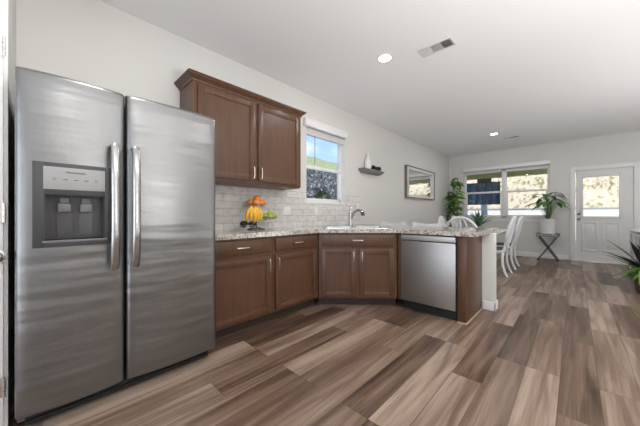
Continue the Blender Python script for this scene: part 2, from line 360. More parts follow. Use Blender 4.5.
# ------------------------------------------------------------------ room shell
H = 2.87; YB = 8.73; XR = 5.5; YR = -2.5
struct('floor', 'brown wood-look vinyl plank floor', MB().box(-0.15, XR+0.15, YR-0.15, YB+0.15, -0.12, 0), M['floor'], smooth=0)
struct('ceiling', 'flat white ceiling with recessed lights', MB().box(-0.15, XR+0.15, YR-0.15, YB+0.15, H, H+0.12), M['ceil'], smooth=0)
def wall_open(axis, t0, t1, a0, a1, opens):
    """wall slab between t0..t1 in thickness, a0..a1 along; opens = [(o0,o1,z0,z1)]"""
    mb = MB()
    def bx(p0, p1, z0, z1):
        if p1-p0 < 1e-4 or z1-z0 < 1e-4: return
        if axis == 'x': mb.box(t0, t1, p0, p1, z0, z1)
        else: mb.box(p0, p1, t0, t1, z0, z1)
    cur = a0
    for o0, o1, z0, z1 in sorted(opens):
        bx(cur, o0, 0, H); bx(o0, o1, 0, z0); bx(o0, o1, z1, H); cur = o1
    bx(cur, a1, 0, H); return mb
KW = (2.66, 3.57, 1.27, 2.40)       # kitchen window opening (y0,y1,z0,z1)
DW_ = (0.43, 2.37, 1.00, 2.34)      # dining window opening (x0,x1,z0,z1)
DR = (2.83, 3.74, 0.0, 2.135)       # exterior door opening
struct('wall_left', 'long light grey-beige wall with the kitchen window', wall_open('x', -0.15, 0, YR, YB, [KW]), M['wall'], smooth=0)
struct('wall_back', 'far light grey-beige wall with the dining window and white door', wall_open('y', YB, YB+0.15, -0.15, XR+0.15, [DW_, DR]), M['wall'], smooth=0)
struct('wall_right', 'light wall to the right out of frame', wall_open('x', XR, XR+0.15, YR, YB, [(0.2, 6.2, 0.9, 0.9)]), M['wall'], smooth=0)
struct('wall_rear', 'light wall behind the viewpoint', wall_open('y', YR-0.15, YR, -0.15, XR+0.15, [(1.2, 5.2, 0.1, 2.35)]), M['wall'], smooth=0)  # unseen opening, added for the rear fill light
struct('wall_side', 'short wall block left of the steel refrigerator', MB().box(0, 0.735, YR, -0.124, 0, H), M['wall'], smooth=0)
# baseboards
def bboard(x0, x1, y0, y1): return MB().box(x0, x1, y0, y1, 0, 0.115).box(x0, x1, y0, y1, 0.115, 0.13)
struct('baseboard_back', 'white baseboard along the far wall', MB().box(0.016, 2.735, YB-0.016, YB, 0, 0.12, 0.004).box(3.86, XR, YB-0.016, YB, 0, 0.12, 0.004), M['trim'])
struct('baseboard_left', 'white baseboard along the left wall of the dining area', MB().box(0, 0.016, 3.72, YB, 0, 0.12, 0.004), M['trim'])
# pony wall that carries the peninsula counter
struct('wall_pony', 'white half-height wall behind the dishwasher under the counter', MB().box(0, 2.165, 3.575, 3.70, 0, 0.885, 0.003), M['wall'])
struct('baseboard_pony', 'white base trim around the end of the half-height wall', MB().box(2.05, 2.18, 3.557, 3.575, 0, 0.10, 0.004).box(2.165, 2.18, 3.557, 3.716, 0, 0.10, 0.004).box(0.02, 2.18, 3.70, 3.716, 0, 0.10, 0.004), M['trim'])
# side door beside the fridge (only its hinge edge shows)
struct('trim_1', 'white door casing at the left edge beside the refrigerator', MB().box(0.735, 0.752, -0.215, -0.119, 0, 2.87, 0.003), M['trim'])
d2 = struct('door_2', 'white interior door edge at the far left of the picture', MB().box(0.752, 0.772, -0.98, -0.134, 0.012, 2.2, 0.003), M['door'])
for z in (0.245, 1.115, 1.945):
    hb = MB().box(0.7725, 0.7745, -0.165, -0.136, z-0.048, z+0.048)
    for k in range(3): hb.lathe([(0.0065, z-0.048+k*0.033), (0.0065, z-0.018+k*0.033)], (0.779, -0.1315, 0), 10)
    hb.build('hinge', M['nickel'], d2)
MB().lathe([(0.034, 0), (0.034, 0.006), (0.013, 0.012), (0.013, 0.03), (0.027, 0.036), (0.031, 0.05), (0.02, 0.062), (0.0, 0.065)], (0.772, -0.160, 0.90), 20, 'x').build('door_knob', M['chrome'], d2)

# ---- kitchen window (window_1)
def slats(mb, axis, a0, a1, z0, z1, t0, t1, n):
    for k in range(n):
        z = z0 + (z1-z0)*k/n
        if axis == 'y': mb.box(t0, t1, a0, a1, z, z+(z1-z0)/n*0.7)
        else: mb.box(a0, a1, t0, t1, z, z+(z1-z0)/n*0.7)
    return mb
y0, y1, z0, z1 = KW
fr = MB(); xo, xi = -0.13, -0.075
for b in ((xo, xi, y0, y0+0.045, z0, z1), (xo, xi, y1-0.045, y1, z0, z1), (xo, xi, y0, y1, z0, z0+0.045), (xo, xi, y0, y1, z1-0.045, z1)): fr.box(*b, 0.004)
w1 = fr.build('window_1', M['vinyl']); w1['kind'] = 'structure'; w1['label'] = 'white framed single hung kitchen window beside the upper cabinet'; w1['category'] = 'window'
zm = 1.82
MB().box(-0.115, -0.07, y0+0.045, y1-0.045, zm-0.025, zm+0.025, 0.004).box(-0.07, -0.055, (y0+y1)/2-0.03, (y0+y1)/2+0.03, zm-0.008, zm+0.01, 0.003).build('meeting_rail', M['vinyl'], w1)
MB().box(-0.112, -0.074, y0+0.045, y0+0.08, z0+0.045, zm, 0.003).box(-0.112, -0.074, y1-0.08, y1-0.045, z0+0.045, zm, 0.003).box(-0.112, -0.074, y0+0.045, y1-0.045, z0+0.045, z0+0.08, 0.003).build('lower_sash', M['vinyl'], w1)
MB().box(-0.104, -0.100, y0+0.045, y1-0.045, zm, z1-0.045).build('upper_pane', M['glass'], w1, 0)
MB().box(-0.096, -0.092, y0+0.07, y1-0.07, z0+0.07, zm).build('lower_pane', M['glass'], w1, 0)
MB().box(-0.124, -0.123, y0+0.045, y1-0.045, z0+0.045, zm).build('insect_screen', M['screen'], w1, 0)
# white returns of the reveal and the apron sill
MB().box(-0.075, 0.004, y0, y0+0.008, z0, z1).box(-0.075, 0.004, y1-0.008, y1, z0, z1).box(-0.075, 0.012, y0, y1, z0, z0+0.02, 0.003).build('window_sill', M['trim'], w1, 0)
bl = thing('window_blind', 'white raised blind with valance at the top of the kitchen window', 'blind', (0.0, 3.115, 2.28))
MB().box(0.002, 0.06, -0.505, 0.46, 0.10, 0.215, 0.006).build('valance', M['vinyl'], bl)
slats(MB(), 'y', -0.44, 0.44, 0.005, 0.10, -0.06, -0.005, 10).build('slat_stack', M['vinyl'], bl, 0)
MB().tube([(-0.02, -0.25, 0.02), (-0.018, -0.25, -0.42)], 0.004, 8).build('tilt_wand', M['bezel'], bl)

# ---- dining window (window_2)
x0, x1, z0, z1 = DW_
fr = MB(); yo, yi = YB+0.055, YB+0.12
for b in ((x0, x0+0.045, z0, z1), (x1-0.045, x1, z0, z1), (x0, x1, z0, z0+0.045), (x0, x1, z1-0.045, z1), (1.365, 1.475, z0, z1)):
    fr.box(b[0], b[1], yo, yi, b[2], b[3], 0.004)
w2 = fr.build('window_2', M['vinyl']); w2['kind'] = 'structure'; w2['label'] = 'wide white double window in the far dining wall'; w2['category'] = 'window'
for a, b in ((x0+0.045, 1.365), (1.475, x1-0.045)):
    zm = 1.72
    MB().box(a, b, YB+0.05, YB+0.10, zm-0.025, zm+0.025, 0.004).build('meeting_rail', M['vinyl'], w2)
    MB().box(a, a+0.03, YB+0.06, YB+0.10, z0+0.045, zm, 0.003).box(b-0.03, b, YB+0.06, YB+0.10, z0+0.045, zm, 0.003).box(a, b, YB+0.06, YB+0.10, z0+0.045, z0+0.08, 0.003).build('lower_sash', M['vinyl'], w2)
    MB().box(a, b, YB+0.085, YB+0.089, zm, z1-0.045).build('upper_pane', M['glass'], w2, 0)
    MB().box(a, b, YB+0.080, YB+0.084, z0+0.07, zm).build('lower_pane', M['glass'], w2, 0)
MB().box(x0-0.03, x1+0.03, YB-0.035, YB+0.055, z0-0.022, z0, 0.005).box(x0-0.01, x1+0.01, YB-0.014, YB, z0-0.10, z0-0.022, 0.003).build('window_sill', M['trim'], w2)
for a, b, nm in ((0.415, 2.385, 'white raised blind with long valance above the dining window'),):
    bl = thing('window_blind', nm, 'blind', ((a+b)/2, YB, 2.26))
    hw = (b-a)/2
    MB().box(-hw, hw, -0.075, -0.002, 0.085, 0.185, 0.006).build('valance', M['vinyl'], bl)
    slats(slats(MB(), 'x', -hw+0.03, -0.06, 0.0, 0.075, 0.005, 0.05, 7), 'x', 0.06, hw-0.03, 0.0, 0.075, 0.005, 0.05, 7).build('slat_stack', M['vinyl'], bl, 0)

# ---- exterior door (door_1)
dx0, dx1 = 2.845, 3.725; lx0, lx1, lz0, lz1 = 2.955, 3.535, 1.045, 1.965
yd0, yd1 = YB+0.02, YB+0.065
sl = MB()
for b in ((dx0, lx0, 0.02, 2.125), (lx1, dx1, 0.02, 2.125), (lx0, lx1, 0.02, lz0), (lx0, lx1, lz1, 2.125)): sl.box(b[0], b[1], yd0, yd1, b[2], b[3])
d1 = sl.build('door_1', M['door'], smooth=0); d1['kind'] = 'structure'; d1['label'] = 'white half-lite exterior door in the far wall'; d1['category'] = 'door'
lf = MB()
for b in ((lx0-0.035, lx0+0.012, lz0-0.035, lz1+0.035), (lx1-0.012, lx1+0.035, lz0-0.035, lz1+0.035), (lx0+0.012, lx1-0.012, lz0-0.035, lz0+0.012), (lx0+0.012, lx1-0.012, lz1-0.012, lz1+0.035)):
    lf.box(b[0], b[1], yd0-0.014, yd0, b[2], b[3], 0.005)
lf.build('lite_frame', M['door'], d1)
MB().box(lx0, lx1, YB+0.04, YB+0.045, lz0, lz1).build('glass_pane', M['glass'], d1, 0)
for a, b in ((2.935, 3.215), (3.275, 3.555)):
    pn = MB()
    for q in ((a, a+0.03, 0.25, 0.93), (b-0.03, b, 0.25, 0.93), (a+0.03, b-0.03, 0.25, 0.28), (a+0.03, b-0.03, 0.90, 0.93)): pn.box(q[0], q[1], yd0-0.012, yd0, q[2], q[3], 0.005)
    pn.box(a+0.065, b-0.065, yd0-0.009, yd0, 0.315, 0.865, 0.006)
    pn.build('raised_panel', M['door'], d1)
MB().lathe([(0.031, 0), (0.031, -0.012), (0.022, -0.02), (0.0, -0.022)], (2.895, yd0, 1.11), 18, 'y').build('deadbolt', M['satin'], d1)
MB().lathe([(0.032, 0), (0.032, -0.008), (0.013, -0.014), (0.013, -0.035), (0.026, -0.04), (0.031, -0.055), (0.02, -0.068), (0.0, -0.07)], (2.895, yd0, 0.985), 18, 'y').build('door_knob', M['satin'], d1)
MB().box(dx0-0.015, dx1+0.015, YB-0.005, YB+0.10, 0.0, 0.02, 0.003).build('threshold', M['nickel'], d1)
struct('trim_2', 'white casing around the exterior door', MB().box(2.74, 2.835, YB-0.018, YB, 0, 2.215, 0.004).box(3.735, 3.83, YB-0.018, YB, 0, 2.215, 0.004).box(2.835, 3.735, YB-0.018, YB, 2.125, 2.215, 0.004), M['trim'])

# backsplash tiling on the left wall (around the window)
bs = MB().box(0, 0.009, 0.91, KW[0], 0.93, 1.425).box(0, 0.009, KW[0], KW[1], 0.93, KW[2]).box(0, 0.009, KW[1], 4.0, 0.93, 1.425)
struct('wall_backsplash', 'grey marble subway tile backsplash above the counter', bs, M['tile'], 'wall', smooth=0)

# ------------------------------------------------------------------ cabinets
def panel_door(mb, u0, u1, z0, z1, fr=0.055, th=0.02, mtx=None):
    """shaker door in local frame: x = outwards 0..th, y along u"""
    B = lambda *a, **k: mb.box(*a, mtx=mtx, **k)
    B(0, th, u0, u0+fr, z0, z1, bev=0.002); B(0, th, u1-fr, u1, z0, z1, bev=0.002)
    B(0, th, u0+fr, u1-fr, z0, z0+fr, bev=0.002); B(0, th, u0+fr, u1-fr, z1-fr, z1, bev=0.002)
    # inner bead and recessed field
    q = 0.010
    B(0, th-0.005, u0+fr, u0+fr+q, z0+fr, z1-fr); B(0, th-0.005, u1-fr-q, u1-fr, z0+fr, z1-fr)
    B(0, th-0.005, u0+fr+q, u1-fr-q, z0+fr, z0+fr+q); B(0, th-0.005, u0+fr+q, u1-fr-q, z1-fr-q, z1-fr)
    B(0, th-0.011, u0+fr+q, u1-fr-q, z0+fr+q, z1-fr-q)
    return mb
def pull(parent, pos, vertical, L=0.115):
    mb = MB(); x, y, z = pos; h = L/2
    if vertical: pts = [(x, y, z-h), (x+0.024, y, z-h), (x+0.028, y, z-h*0.6), (x+0.028, y, z+h*0.6), (x+0.024, y, z+h), (x, y, z+h)]
    else: pts = [(x, y-h, z), (x+0.024, y-h, z), (x+0.028, y-h*0.6, z), (x+0.028, y+h*0.6, z), (x+0.024, y+h, z), (x, y+h, z)]
    mb.tube(pts, 0.0055, 8); return mb.build('pull_handle', M['nickel'], parent)
ZT = 0.885
def base_cabinet(y0, y1, label, door_u, drawer_u, pull_side):
    t = thing('base_cabinet', label, 'cabinet', (0.0, y0, 0.0), 0, 'brown base cabinets along the left wall'); w = y1-y0
    MB().box(0.004, 0.603, 0.001, w-0.001, 0.10, ZT).build('carcass', M['wood'], t)
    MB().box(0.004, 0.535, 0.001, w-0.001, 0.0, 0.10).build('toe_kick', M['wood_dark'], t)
    m = Matrix.Translation((0.603, 0, 0))
    a, b = door_u
    d = panel_door(MB(), a, b, 0.125, 0.690, mtx=m).build('door', M['wood'], t)
    pull(d, (0.623, b-0.028 if pull_side > 0 else a+0.028, 0.60), True)
    a, b = drawer_u
    dr = MB().box(0.603, 0.623, a, b, 0.728, 0.862, bev=0.004).build('drawer', M['wood'], t)
    pull(dr, (0.623, (a+b)/2, 0.797), False)
    return t
base_cabinet(0.935, 1.632, 'brown base cabinet next to the steel refrigerator', (0.02, 0.665), (0.02, 0.665), 1)
base_cabinet(1.632, 2.296, 'brown base cabinet between the refrigerator-side cabinet and the sink cabinet', (0.025, 0.620), (0.025, 0.620), -1)
# diagonal corner sink cabinet: local frame x = outwards, y along the face
A = Vector((0.605, 2.30, 0)); Bp = Vector((1.30, 2.93, 0)); e = (Bp-A).normalized(); LD = (Bp-A).length
out = Vector((e.y, -e.x, 0))
ang = math.atan2(out.y, out.x)
t = thing('sink_cabinet', 'brown corner cabinet under the sink, set diagonally, two doors', 'cabinet', tuple(A), ang)
MB().box(-0.02, 0, 0.004, LD-0.004, 0.10, ZT).box(-0.5, -0.02, 0.10, LD-0.10, 0.10, 0.12).build('carcass', M['wood'], t)
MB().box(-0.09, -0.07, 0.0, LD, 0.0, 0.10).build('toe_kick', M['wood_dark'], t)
dr = MB().box(0, 0.02, 0.045, LD-0.045, 0.728, 0.862, bev=0.004).build('drawer_front', M['wood'], t)
pull(dr, (0.02, LD/2, 0.797), False)
for a, b, s in ((0.04, LD/2-0.022, 1), (LD/2+0.022, LD-0.04, -1)):
    d = panel_door(MB(), a, b, 0.125, 0.690).build('door', M['wood'], t)
    pull(d, (0.02, b-0.028 if s > 0 else a+0.028, 0.60), True)
# peninsula end panel
t = thing('end_panel', 'brown finished end panel beside the dishwasher, at the peninsula end', 'cabinet panel', (2.045, 2.93, 0))
MB().box(-0.078, 0, 0, 0.02, 0.0, ZT, 0.002).build('front_stile', M['wood'], t)
MB().box(-0.018, 0, 0.021, 0.64, 0.0, ZT, 0.002).build('side_panel', M['wood'], t)
MB().box(-0.078, 0.012, -0.012, -0.0005, 0, 0.018, 0.004).box(0.0005, 0.012, 0, 0.64, 0, 0.018, 0.004).build('floor_moulding', M['strip'], t)
# filler between sink cabinet and dishwasher
t = thing('filler_strip', 'narrow brown filler strip between sink cabinet and dishwasher', 'cabinet panel', (1.305, 2.93, 0))
MB().box(0, 0.046, 0, 0.02, 0.10, ZT, 0.002).build('strip', M['wood'], t)
# dishwasher
t = thing('dishwasher', 'stainless steel dishwasher under the granite peninsula', 'dishwasher', (1.357, 2.93, 0))
wd = 0.602
MB().box(0.004, wd-0.004, 0.03, 0.6, 0.11, 0.872).build('tub', M['plastic_black'], t)
MB().box(0.004, wd-0.004, 0.05, 0.07, 0.0, 0.115).build('toe_panel', M['plastic_black'], t)
dd = MB().box(0.004, wd-0.004, -0.022, 0.028, 0.115, 0.8035, 0.005).build('door', M['steel_dw'], t)
MB().box(0.004, wd-0.004, -0.024, 0.028, 0.812, 0.87, 0.006).build('control_strip', M['steel_strip'], t)
MB().box(0.22, wd-0.22, -0.0245, 0.02, 0.803, 0.8135, 0.003).build('grip_recess', M['plastic_black'], t)

# upper cabinet with crown
t = thing('upper_cabinet', 'brown two-door wall cabinet with crown moulding over the counter', 'cabinet', (0.0, 0.945, 1.44))
wu = 1.315
MB().box(0.002, 0.33, 0, wu, 0, 0.92).build('carcass', M['wood'], t)
MB().box(0.012, 0.32, 0.01, wu-0.01, -0.012, -0.0005).build('bottom_rail', M['wood'], t)
m = Matrix.Translation((0.3305, 0, 0))
for a, b, s in ((0.04, 0.645, 1), (0.685, 1.29, -1)):
    d = panel_door(MB(), a, b, 0.025, 0.872, 0.06, mtx=m).build('door', M['wood'], t)
    pull(d, (0.351, b-0.028 if s > 0 else a+0.028, 0.11), True)
cr_ = MB()
prof = [(0.0, 0.885), (0.006, 0.885), (0.010, 0.90), (0.024, 0.915), (0.042, 0.932), (0.046, 0.94), (0.054, 0.943), (0.054, 0.952), (0.0, 0.952)]
# crown swept round left end, front and right end with mitred corners
rows = []
for px, pz in prof:
    rows.append([cr_.bm.verts.new(p) for p in ((0.002, -px, pz), (0.33+px, -px, pz), (0.33+px, wu+px, pz), (0.002, wu+px, pz))])
for i in range(len(rows)):
    a_, b_ = rows[i], rows[(i+1) % len(rows)]
    for k in range(3): cr_.bm.faces.new((a_[k], a_[k+1], b_[k+1], b_[k]))
cr_.bm.faces.new([r[0] for r in rows]); cr_.bm.faces.new([r[3] for r in rows][::-1])
cr_.build('crown_moulding', M['wood'], t, 20)

# ------------------------------------------------------------------ countertop with sink cut-out
Mid = (A+Bp)/2; n_in = -out
SC = Mid + n_in*0.335                       # sink centre
def loc2(u, k): return SC + e*u + n_in*k
outer = [(0.011, 0.925), (0.637, 0.925), (0.637, 2.292), (1.302, 2.897), (2.135, 2.897), (2.135, 3.93), (0.011, 3.93)]
def rrect(hu, hk, r, seg=4):
    pts = []
    for cx_, cy_, a0 in ((hu-r, hk-r, 0), (-hu+r, hk-r, 90), (-hu+r, -hk+r, 180), (hu-r, -hk+r, 270)):
        for i in range(seg+1):
            t_ = math.radians(a0+90*i/seg); pts.append((cx_+r*math.cos(t_), cy_+r*math.sin(t_)))
    return pts
hole = [tuple(loc2(u, k).to_2d()) for u, k in rrect(0.395, 0.215, 0.05)]
mb = MB(); es = []
for loop in (outer, hole):
    vs = [mb.bm.verts.new((x, y, 0.885)) for x, y in loop]
    es += [mb.bm.edges.new((vs[i], vs[(i+1) % len(vs)])) for i in range(len(vs))]
bmesh.ops.triangle_fill(mb.bm, use_beauty=True, use_dissolve=False, edges=es)
r = bmesh.ops.extrude_face_region(mb.bm, geom=mb.bm.faces[:])
for v in r['geom']:
    if isinstance(v, bmesh.types.BMVert): v.co.z = 0.93
ct = mb.build('countertop', M['granite'], None, 30)
tag(ct, 'speckled granite countertop running from the refrigerator round to the peninsula', 'countertop')
# sink
t = thing('kitchen_sink', 'double bowl steel sink set into the corner countertop', 'sink', (SC.x, SC.y, 0.93), math.atan2(e.y, e.x))
mb = MB(); es = []
for loop in (rrect(0.42, 0.24, 0.06), [(x+0.195, y) for x, y in rrect(0.175, 0.19, 0.04)], [(x-0.195, y) for x, y in rrect(0.175, 0.19, 0.04)]):
    vs = [mb.bm.verts.new((x, y, 0.0)) for x, y in loop]
    es += [mb.bm.edges.new((vs[i], vs[(i+1) % len(vs)])) for i in range(len(vs))]
bmesh.ops.triangle_fill(mb.bm, use_beauty=True, use_dissolve=False, edges=es)
r = bmesh.ops.extrude_face_region(mb.bm, geom=mb.bm.faces[:])
for v in r['geom']:
    if isinstance(v, bmesh.types.BMVert): v.co.z = 0.007
mb.build('rim', M['sink_steel'], t, 30)
for sx in (0.195, -0.195):
    mb = MB(); rings = []
    for hu, hk, z in ((0.175, 0.19, 0.006), (0.168, 0.183, -0.15), (0.14, 0.155, -0.17)):
        rings.append([mb.bm.verts.new((x+sx, y, z)) for x, y in rrect(hu, hk, 0.04)])
    for a_, b_ in zip(rings, rings[1:]):
        for k in range(len(a_)): mb.bm.faces.new((a_[k], a_[(k+1) % len(a_)], b_[(k+1) % len(b_)], b_[k]))
    mb.bm.faces.new(rings[-1]); bo = mb.build('bowl', M['sink_steel'], t, 30)
    MB().lathe([(0.04, -0.169), (0.04, -0.166), (0.02, -0.167)], (sx, 0, 0), 18).build('drain', M['chrome'], bo)
# faucet behind the sink, spout swung to the right
FP = Mid + n_in*0.655
t = thing('kitchen_faucet', 'chrome single-handle pull-down faucet behind the corner sink', 'faucet', (FP.x, FP.y, 0.93), math.atan2(e.y, e.x))
MB().prism(rrect(0.12, 0.028, 0.027), 0, 0.012).build('deck_plate', M['chrome'], t)
MB().lathe([(0.034, 0.012), (0.031, 0.03), (0.027, 0.05), (0.027, 0.16), (0.024, 0.20), (0.014, 0.215), (0.0, 0.218)], (-0.03, 0, 0), 18).build('body', M['chrome'], t)
MB().tube([(-0.03, 0, 0.09), (-0.005, -0.02, 0.15), (0.03, -0.045, 0.205), (0.07, -0.07, 0.235), (0.105, -0.09, 0.232), (0.125, -0.10, 0.21)], [0.022, 0.021, 0.020, 0.019, 0.020, 0.022], 14).build('spout', M['chrome'], t)
MB().tube([(0.124, -0.10, 0.212), (0.137, -0.106, 0.175), (0.14, -0.108, 0.155)], [0.024, 0.027, 0.024], 14).build('spray_head', M['bezel'], t)
MB().tube([(-0.03, 0, 0.20), (-0.025, 0.005, 0.25), (0.005, 0.01, 0.295), (0.045, 0.01, 0.315)], [0.017, 0.014, 0.012, 0.008], 12).build('lever_handle', M['chrome'], t)

# ------------------------------------------------------------------ refrigerator
t = thing('refrigerator', 'stainless steel side-by-side refrigerator with ice and water dispenser', 'refrigerator', (0.0, 0.0, 0.0))
MB().box(0.05, 0.765, -0.09, 0.912, 0.03, 1.80, 0.008).build('body', M['fridge_side'], t)
MB().box(0.70, 0.80, -0.06, 0.88, 0.02, 0.075, 0.005).box(0.8, 0.815, -0.06, 0.88, 0.045, 0.05).build('base_grille', M['plastic_black'], t)
for y in (-0.045, 0.865):
    MB().box(0.755, 0.85, y-0.02, y+0.02, 1.802, 1.828, 0.006).build('hinge_cover', M['bezel'], t)
    MB().lathe([(0.022, 0.0), (0.024, 0.012), (0.016, 0.03)], (0.74, y, 0), 12).build('foot', M['plastic_black'], t)
def fridge_door(y0, y1, hole=None):
    bm = MB(); B = bm.bm; zb, zt = 0.085, 1.846; XB, XF, bul, rnd = 0.775, 0.846, 0.022, 0.022
    def fx(y, z):
        ym, h = (y0+y1)/2, (y1-y0)/2
        x = XF + bul*(1-((y-ym)/h)**2)
        for d in (y-y0, y1-y, (zt-z)*0.8, (z-zb)):
            if d < rnd: x -= rnd - math.sqrt(max(0, rnd*rnd-(rnd-d)**2))
        return x
    ys = {y0, y1}; zs = {zb, zt}
    for f_ in (0.03, 0.12, 0.3, 0.55, 1): ys |= {y0+rnd*f_, y1-rnd*f_}; zs |= {zb+rnd*f_, zt-rnd*1.25*f_}
    for i in range(1, 14): ys.add(y0+rnd+(y1-y0-2*rnd)*i/14)
    for i in range(1, 10): zs.add(zb+(zt-zb)*i/10)
    if hole: ys |= {hole[0], hole[1]}; zs |= {hole[2], hole[3]}
    def clean(v, keep):
        v = sorted(v); o = []
        for q in v:
            if o and q-o[-1] < 0.0004:
                continue
            o.append(q)
        return o
    ys, zs = clean(ys, 0), clean(zs, 0)
    V = {(i, j): B.verts.new((fx(y, z), y, z)) for i, y in enumerate(ys) for j, z in enumerate(zs)}
    inside = lambda i, j: hole and ys[i] >= hole[0]-1e-6 and ys[i+1] <= hole[1]+1e-6 and zs[j] >= hole[2]-1e-6 and zs[j+1] <= hole[3]+1e-6
    edge_loop = {}
    for i in range(len(ys)-1):
        for j in range(len(zs)-1):
            if not inside(i, j): B.faces.new((V[i, j], V[i+1, j], V[i+1, j+1], V[i, j+1]))
    ring = [(i, 0) for i in range(len(ys))] + [(len(ys)-1, j) for j in range(1, len(zs))] + [(i, len(zs)-1) for i in range(len(ys)-2, -1, -1)] + [(0, j) for j in range(len(zs)-2, 0, -1)]
    bk = [B.verts.new((XB, ys[i], zs[j])) for i, j in ring]
    for k in range(len(ring)):
        k2 = (k+1) % len(ring); B.faces.new((V[ring[k]], V[ring[k2]], bk[k2], bk[k]))
    B.faces.new(bk[::-1])
    return bm.build('door', M['steel'], t, 35)
HO = (0.008, 0.252, 0.968, 1.212)
dl = fridge_door(-0.094, 0.3495, HO); dr_ = fridge_door(0.3585, 0.926)
# dispenser
cx0, cx1 = 0.785, 0.874
cav = MB()
cav.box(cx0, cx0+0.004, HO[0], HO[1], HO[2], HO[3]).box(cx0, 0.862, HO[0], HO[0]+0.004, HO[2], HO[3]).box(cx0, 0.862, HO[1]-0.004, HO[1], HO[2], HO[3]).box(cx0, 0.862, HO[0], HO[1], HO[2], HO[2]+0.004).box(cx0, 0.862, HO[0], HO[1], HO[3]-0.004, HO[3])
cav.build('dispenser_cavity', M['bezel_in'], dl, 0)
bz = MB()
BY0, BY1, BZ0, BZ1 = -0.034, 0.280, 0.936, 1.378
for b in ((BY0, HO[0], BZ0, BZ1), (HO[1], BY1, BZ0, BZ1), (HO[0], HO[1], BZ0, HO[2]), (HO[0], HO[1], HO[3], BZ1)): bz.box(0.848, cx1, b[0], b[1], b[2], b[3], 0.002)
bz.build('dispenser_bezel', M['bezel'], dl)
dp = MB().box(cx1, cx1+0.004, 0.004, 0.252, 1.238, 1.356, 0.0015).build('display_panel', M['display'], dl)
MB().box(0.79, cx1+0.006, 0.0, 0.262, 0.958, 0.972, 0.003).build('drip_tray', M['paddle'], dl)
for y in (0.085, 0.175):
    MB().box(0.80, 0.83, y-0.028, y+0.028, 1.118, 1.168, 0.008).box(0.80, 0.815, y-0.02, y+0.02, 1.168, 1.20, 0.004).build('paddle', M['paddle'], dl)
    MB().prism([(0.789, y-0.03), (0.796, y-0.03), (0.796, y+0.03), (0.789, y+0.03)], 0.99, 1.118).build('splash_panel', M['splash'], dl, 0)
def text(body, parent, loc, size, m, name='lettering'):
    cu = bpy.data.curves.new(name, 'FONT'); cu.body = body; cu.size = size; cu.align_x = 'CENTER'; cu.align_y = 'CENTER'; cu.extrude = 0.0006
    tmp = bpy.data.objects.new('tmp_font', cu); COL.objects.link(tmp); bpy.context.view_layer.update()
    me = bpy.data.meshes.new_from_object(tmp.evaluated_get(bpy.context.evaluated_depsgraph_get()))
    bpy.data.objects.remove(tmp)
    me.transform(Matrix(((0, 0, 1, 0), (1, 0, 0, 0), (0, 1, 0, 0), (0, 0, 0, 1))))
    me.materials.clear(); me.materials.append(m)
    o = bpy.data.objects.new(name, me); COL.objects.link(o); o.parent = parent; o.location = loc; return o
text('FRIGIDAIRE', dl, (cx1+0.0045, 0.128, 1.330), 0.0155, M['ink'])
for k in range(5):
    y = 0.045 + k*0.042; kb = MB()
    if k in (0, 4): kb.tube([(cx1+0.0045, y+0.006*math.cos(q), 1.293+0.006*math.sin(q)) for q in [2*math.pi*i/12 for i in range(12)]], 0.0008, 5, True)
    else: kb.box(cx1+0.004, cx1+0.005, y-0.009, y+0.009, 1.290, 1.2935)
    kb.build('button_print', M['ink'], dl, 0)
for y, s in ((0.294, -1), (0.397, 1)):
    par = dl if s < 0 else dr_
    pts = [(0.855, y, 0.80), (0.895, y, 0.795), (0.912, y, 0.83), (0.918, y, 1.0), (0.92, y, 1.15), (0.918, y, 1.30), (0.912, y, 1.475), (0.895, y, 1.51), (0.855, y, 1.505)]
    MB().tube(pts, 0.021, 14, flat=0.6).build('handle', M['steel_handle'], par)

# ------------------------------------------------------------------ outlets, vents, recessed lights
def wall_plate(y, z, w, h, label, sw):
    t = thing('wall_outlet', label, 'outlet', (0.009, y, z), 0, 'white wall plates on the tile')
    MB().box(0, 0.006, -w/2, w/2, -h/2, h/2, 0.002).build('cover_plate', M['white_ware'], t)
    nn = max(1, round(w/0.06)) if not sw else sw
    for k in range(nn):
        yy = (k-(nn-1)/2)*0.046
        MB().box(0.006, 0.0085, yy-0.016, yy+0.016, -0.033, 0.033, 0.001).build('socket', M['trim'], t)
wall_plate(2.30, 1.155, 0.125, 0.118, 'wide white wall plate on the tile left of the kitchen window', 2)
wall_plate(2.86, 1.155, 0.075, 0.118, 'narrow white outlet on the tile below the kitchen window', 1)
wall_plate(3.93, 1.24, 0.075, 0.118, 'white wall plate at the far right end of the tile', 1)
def ceiling_light(x, y, label, group='recessed ceiling lights'):
    t = thing('recessed_light', label, 'ceiling light', (x, y, H), 0, group)
    MB().lathe([(0.062, -0.0005), (0.072, -0.004), (0.088, -0.003), (0.090, 0.0)], (0, 0, 0), 28).build('trim_ring', M['trim'], t)
    MB().lathe([(0.066, -0.0045), (0.064, -0.006), (0.0, -0.007)], (0, 0, 0), 28).build('diffuser', M['lamp'], t)
    l = bpy.data.lights.new('downlight', 'AREA'); l.shape = 'DISK'; l.size = 0.12; l.energy = LAMP_W; l.color = (1, 0.975, 0.945)
    o = bpy.data.objects.new('downlight', l); COL.objects.link(o); o.location = (0, 0, -0.012); o.parent = t
ceiling_light(1.28, 2.68, 'lit round recessed light in the ceiling above the kitchen, beside the vent')
ceiling_light(1.54, 6.89, 'lit round recessed light in the far ceiling over the dining table')
for x, y in ((3.6, 2.68), (1.4, 0.35), (3.6, 0.0), (4.7, 6.9)): ceiling_light(x, y, 'round recessed ceiling light outside the view of the photo', 'recessed lights outside the view')
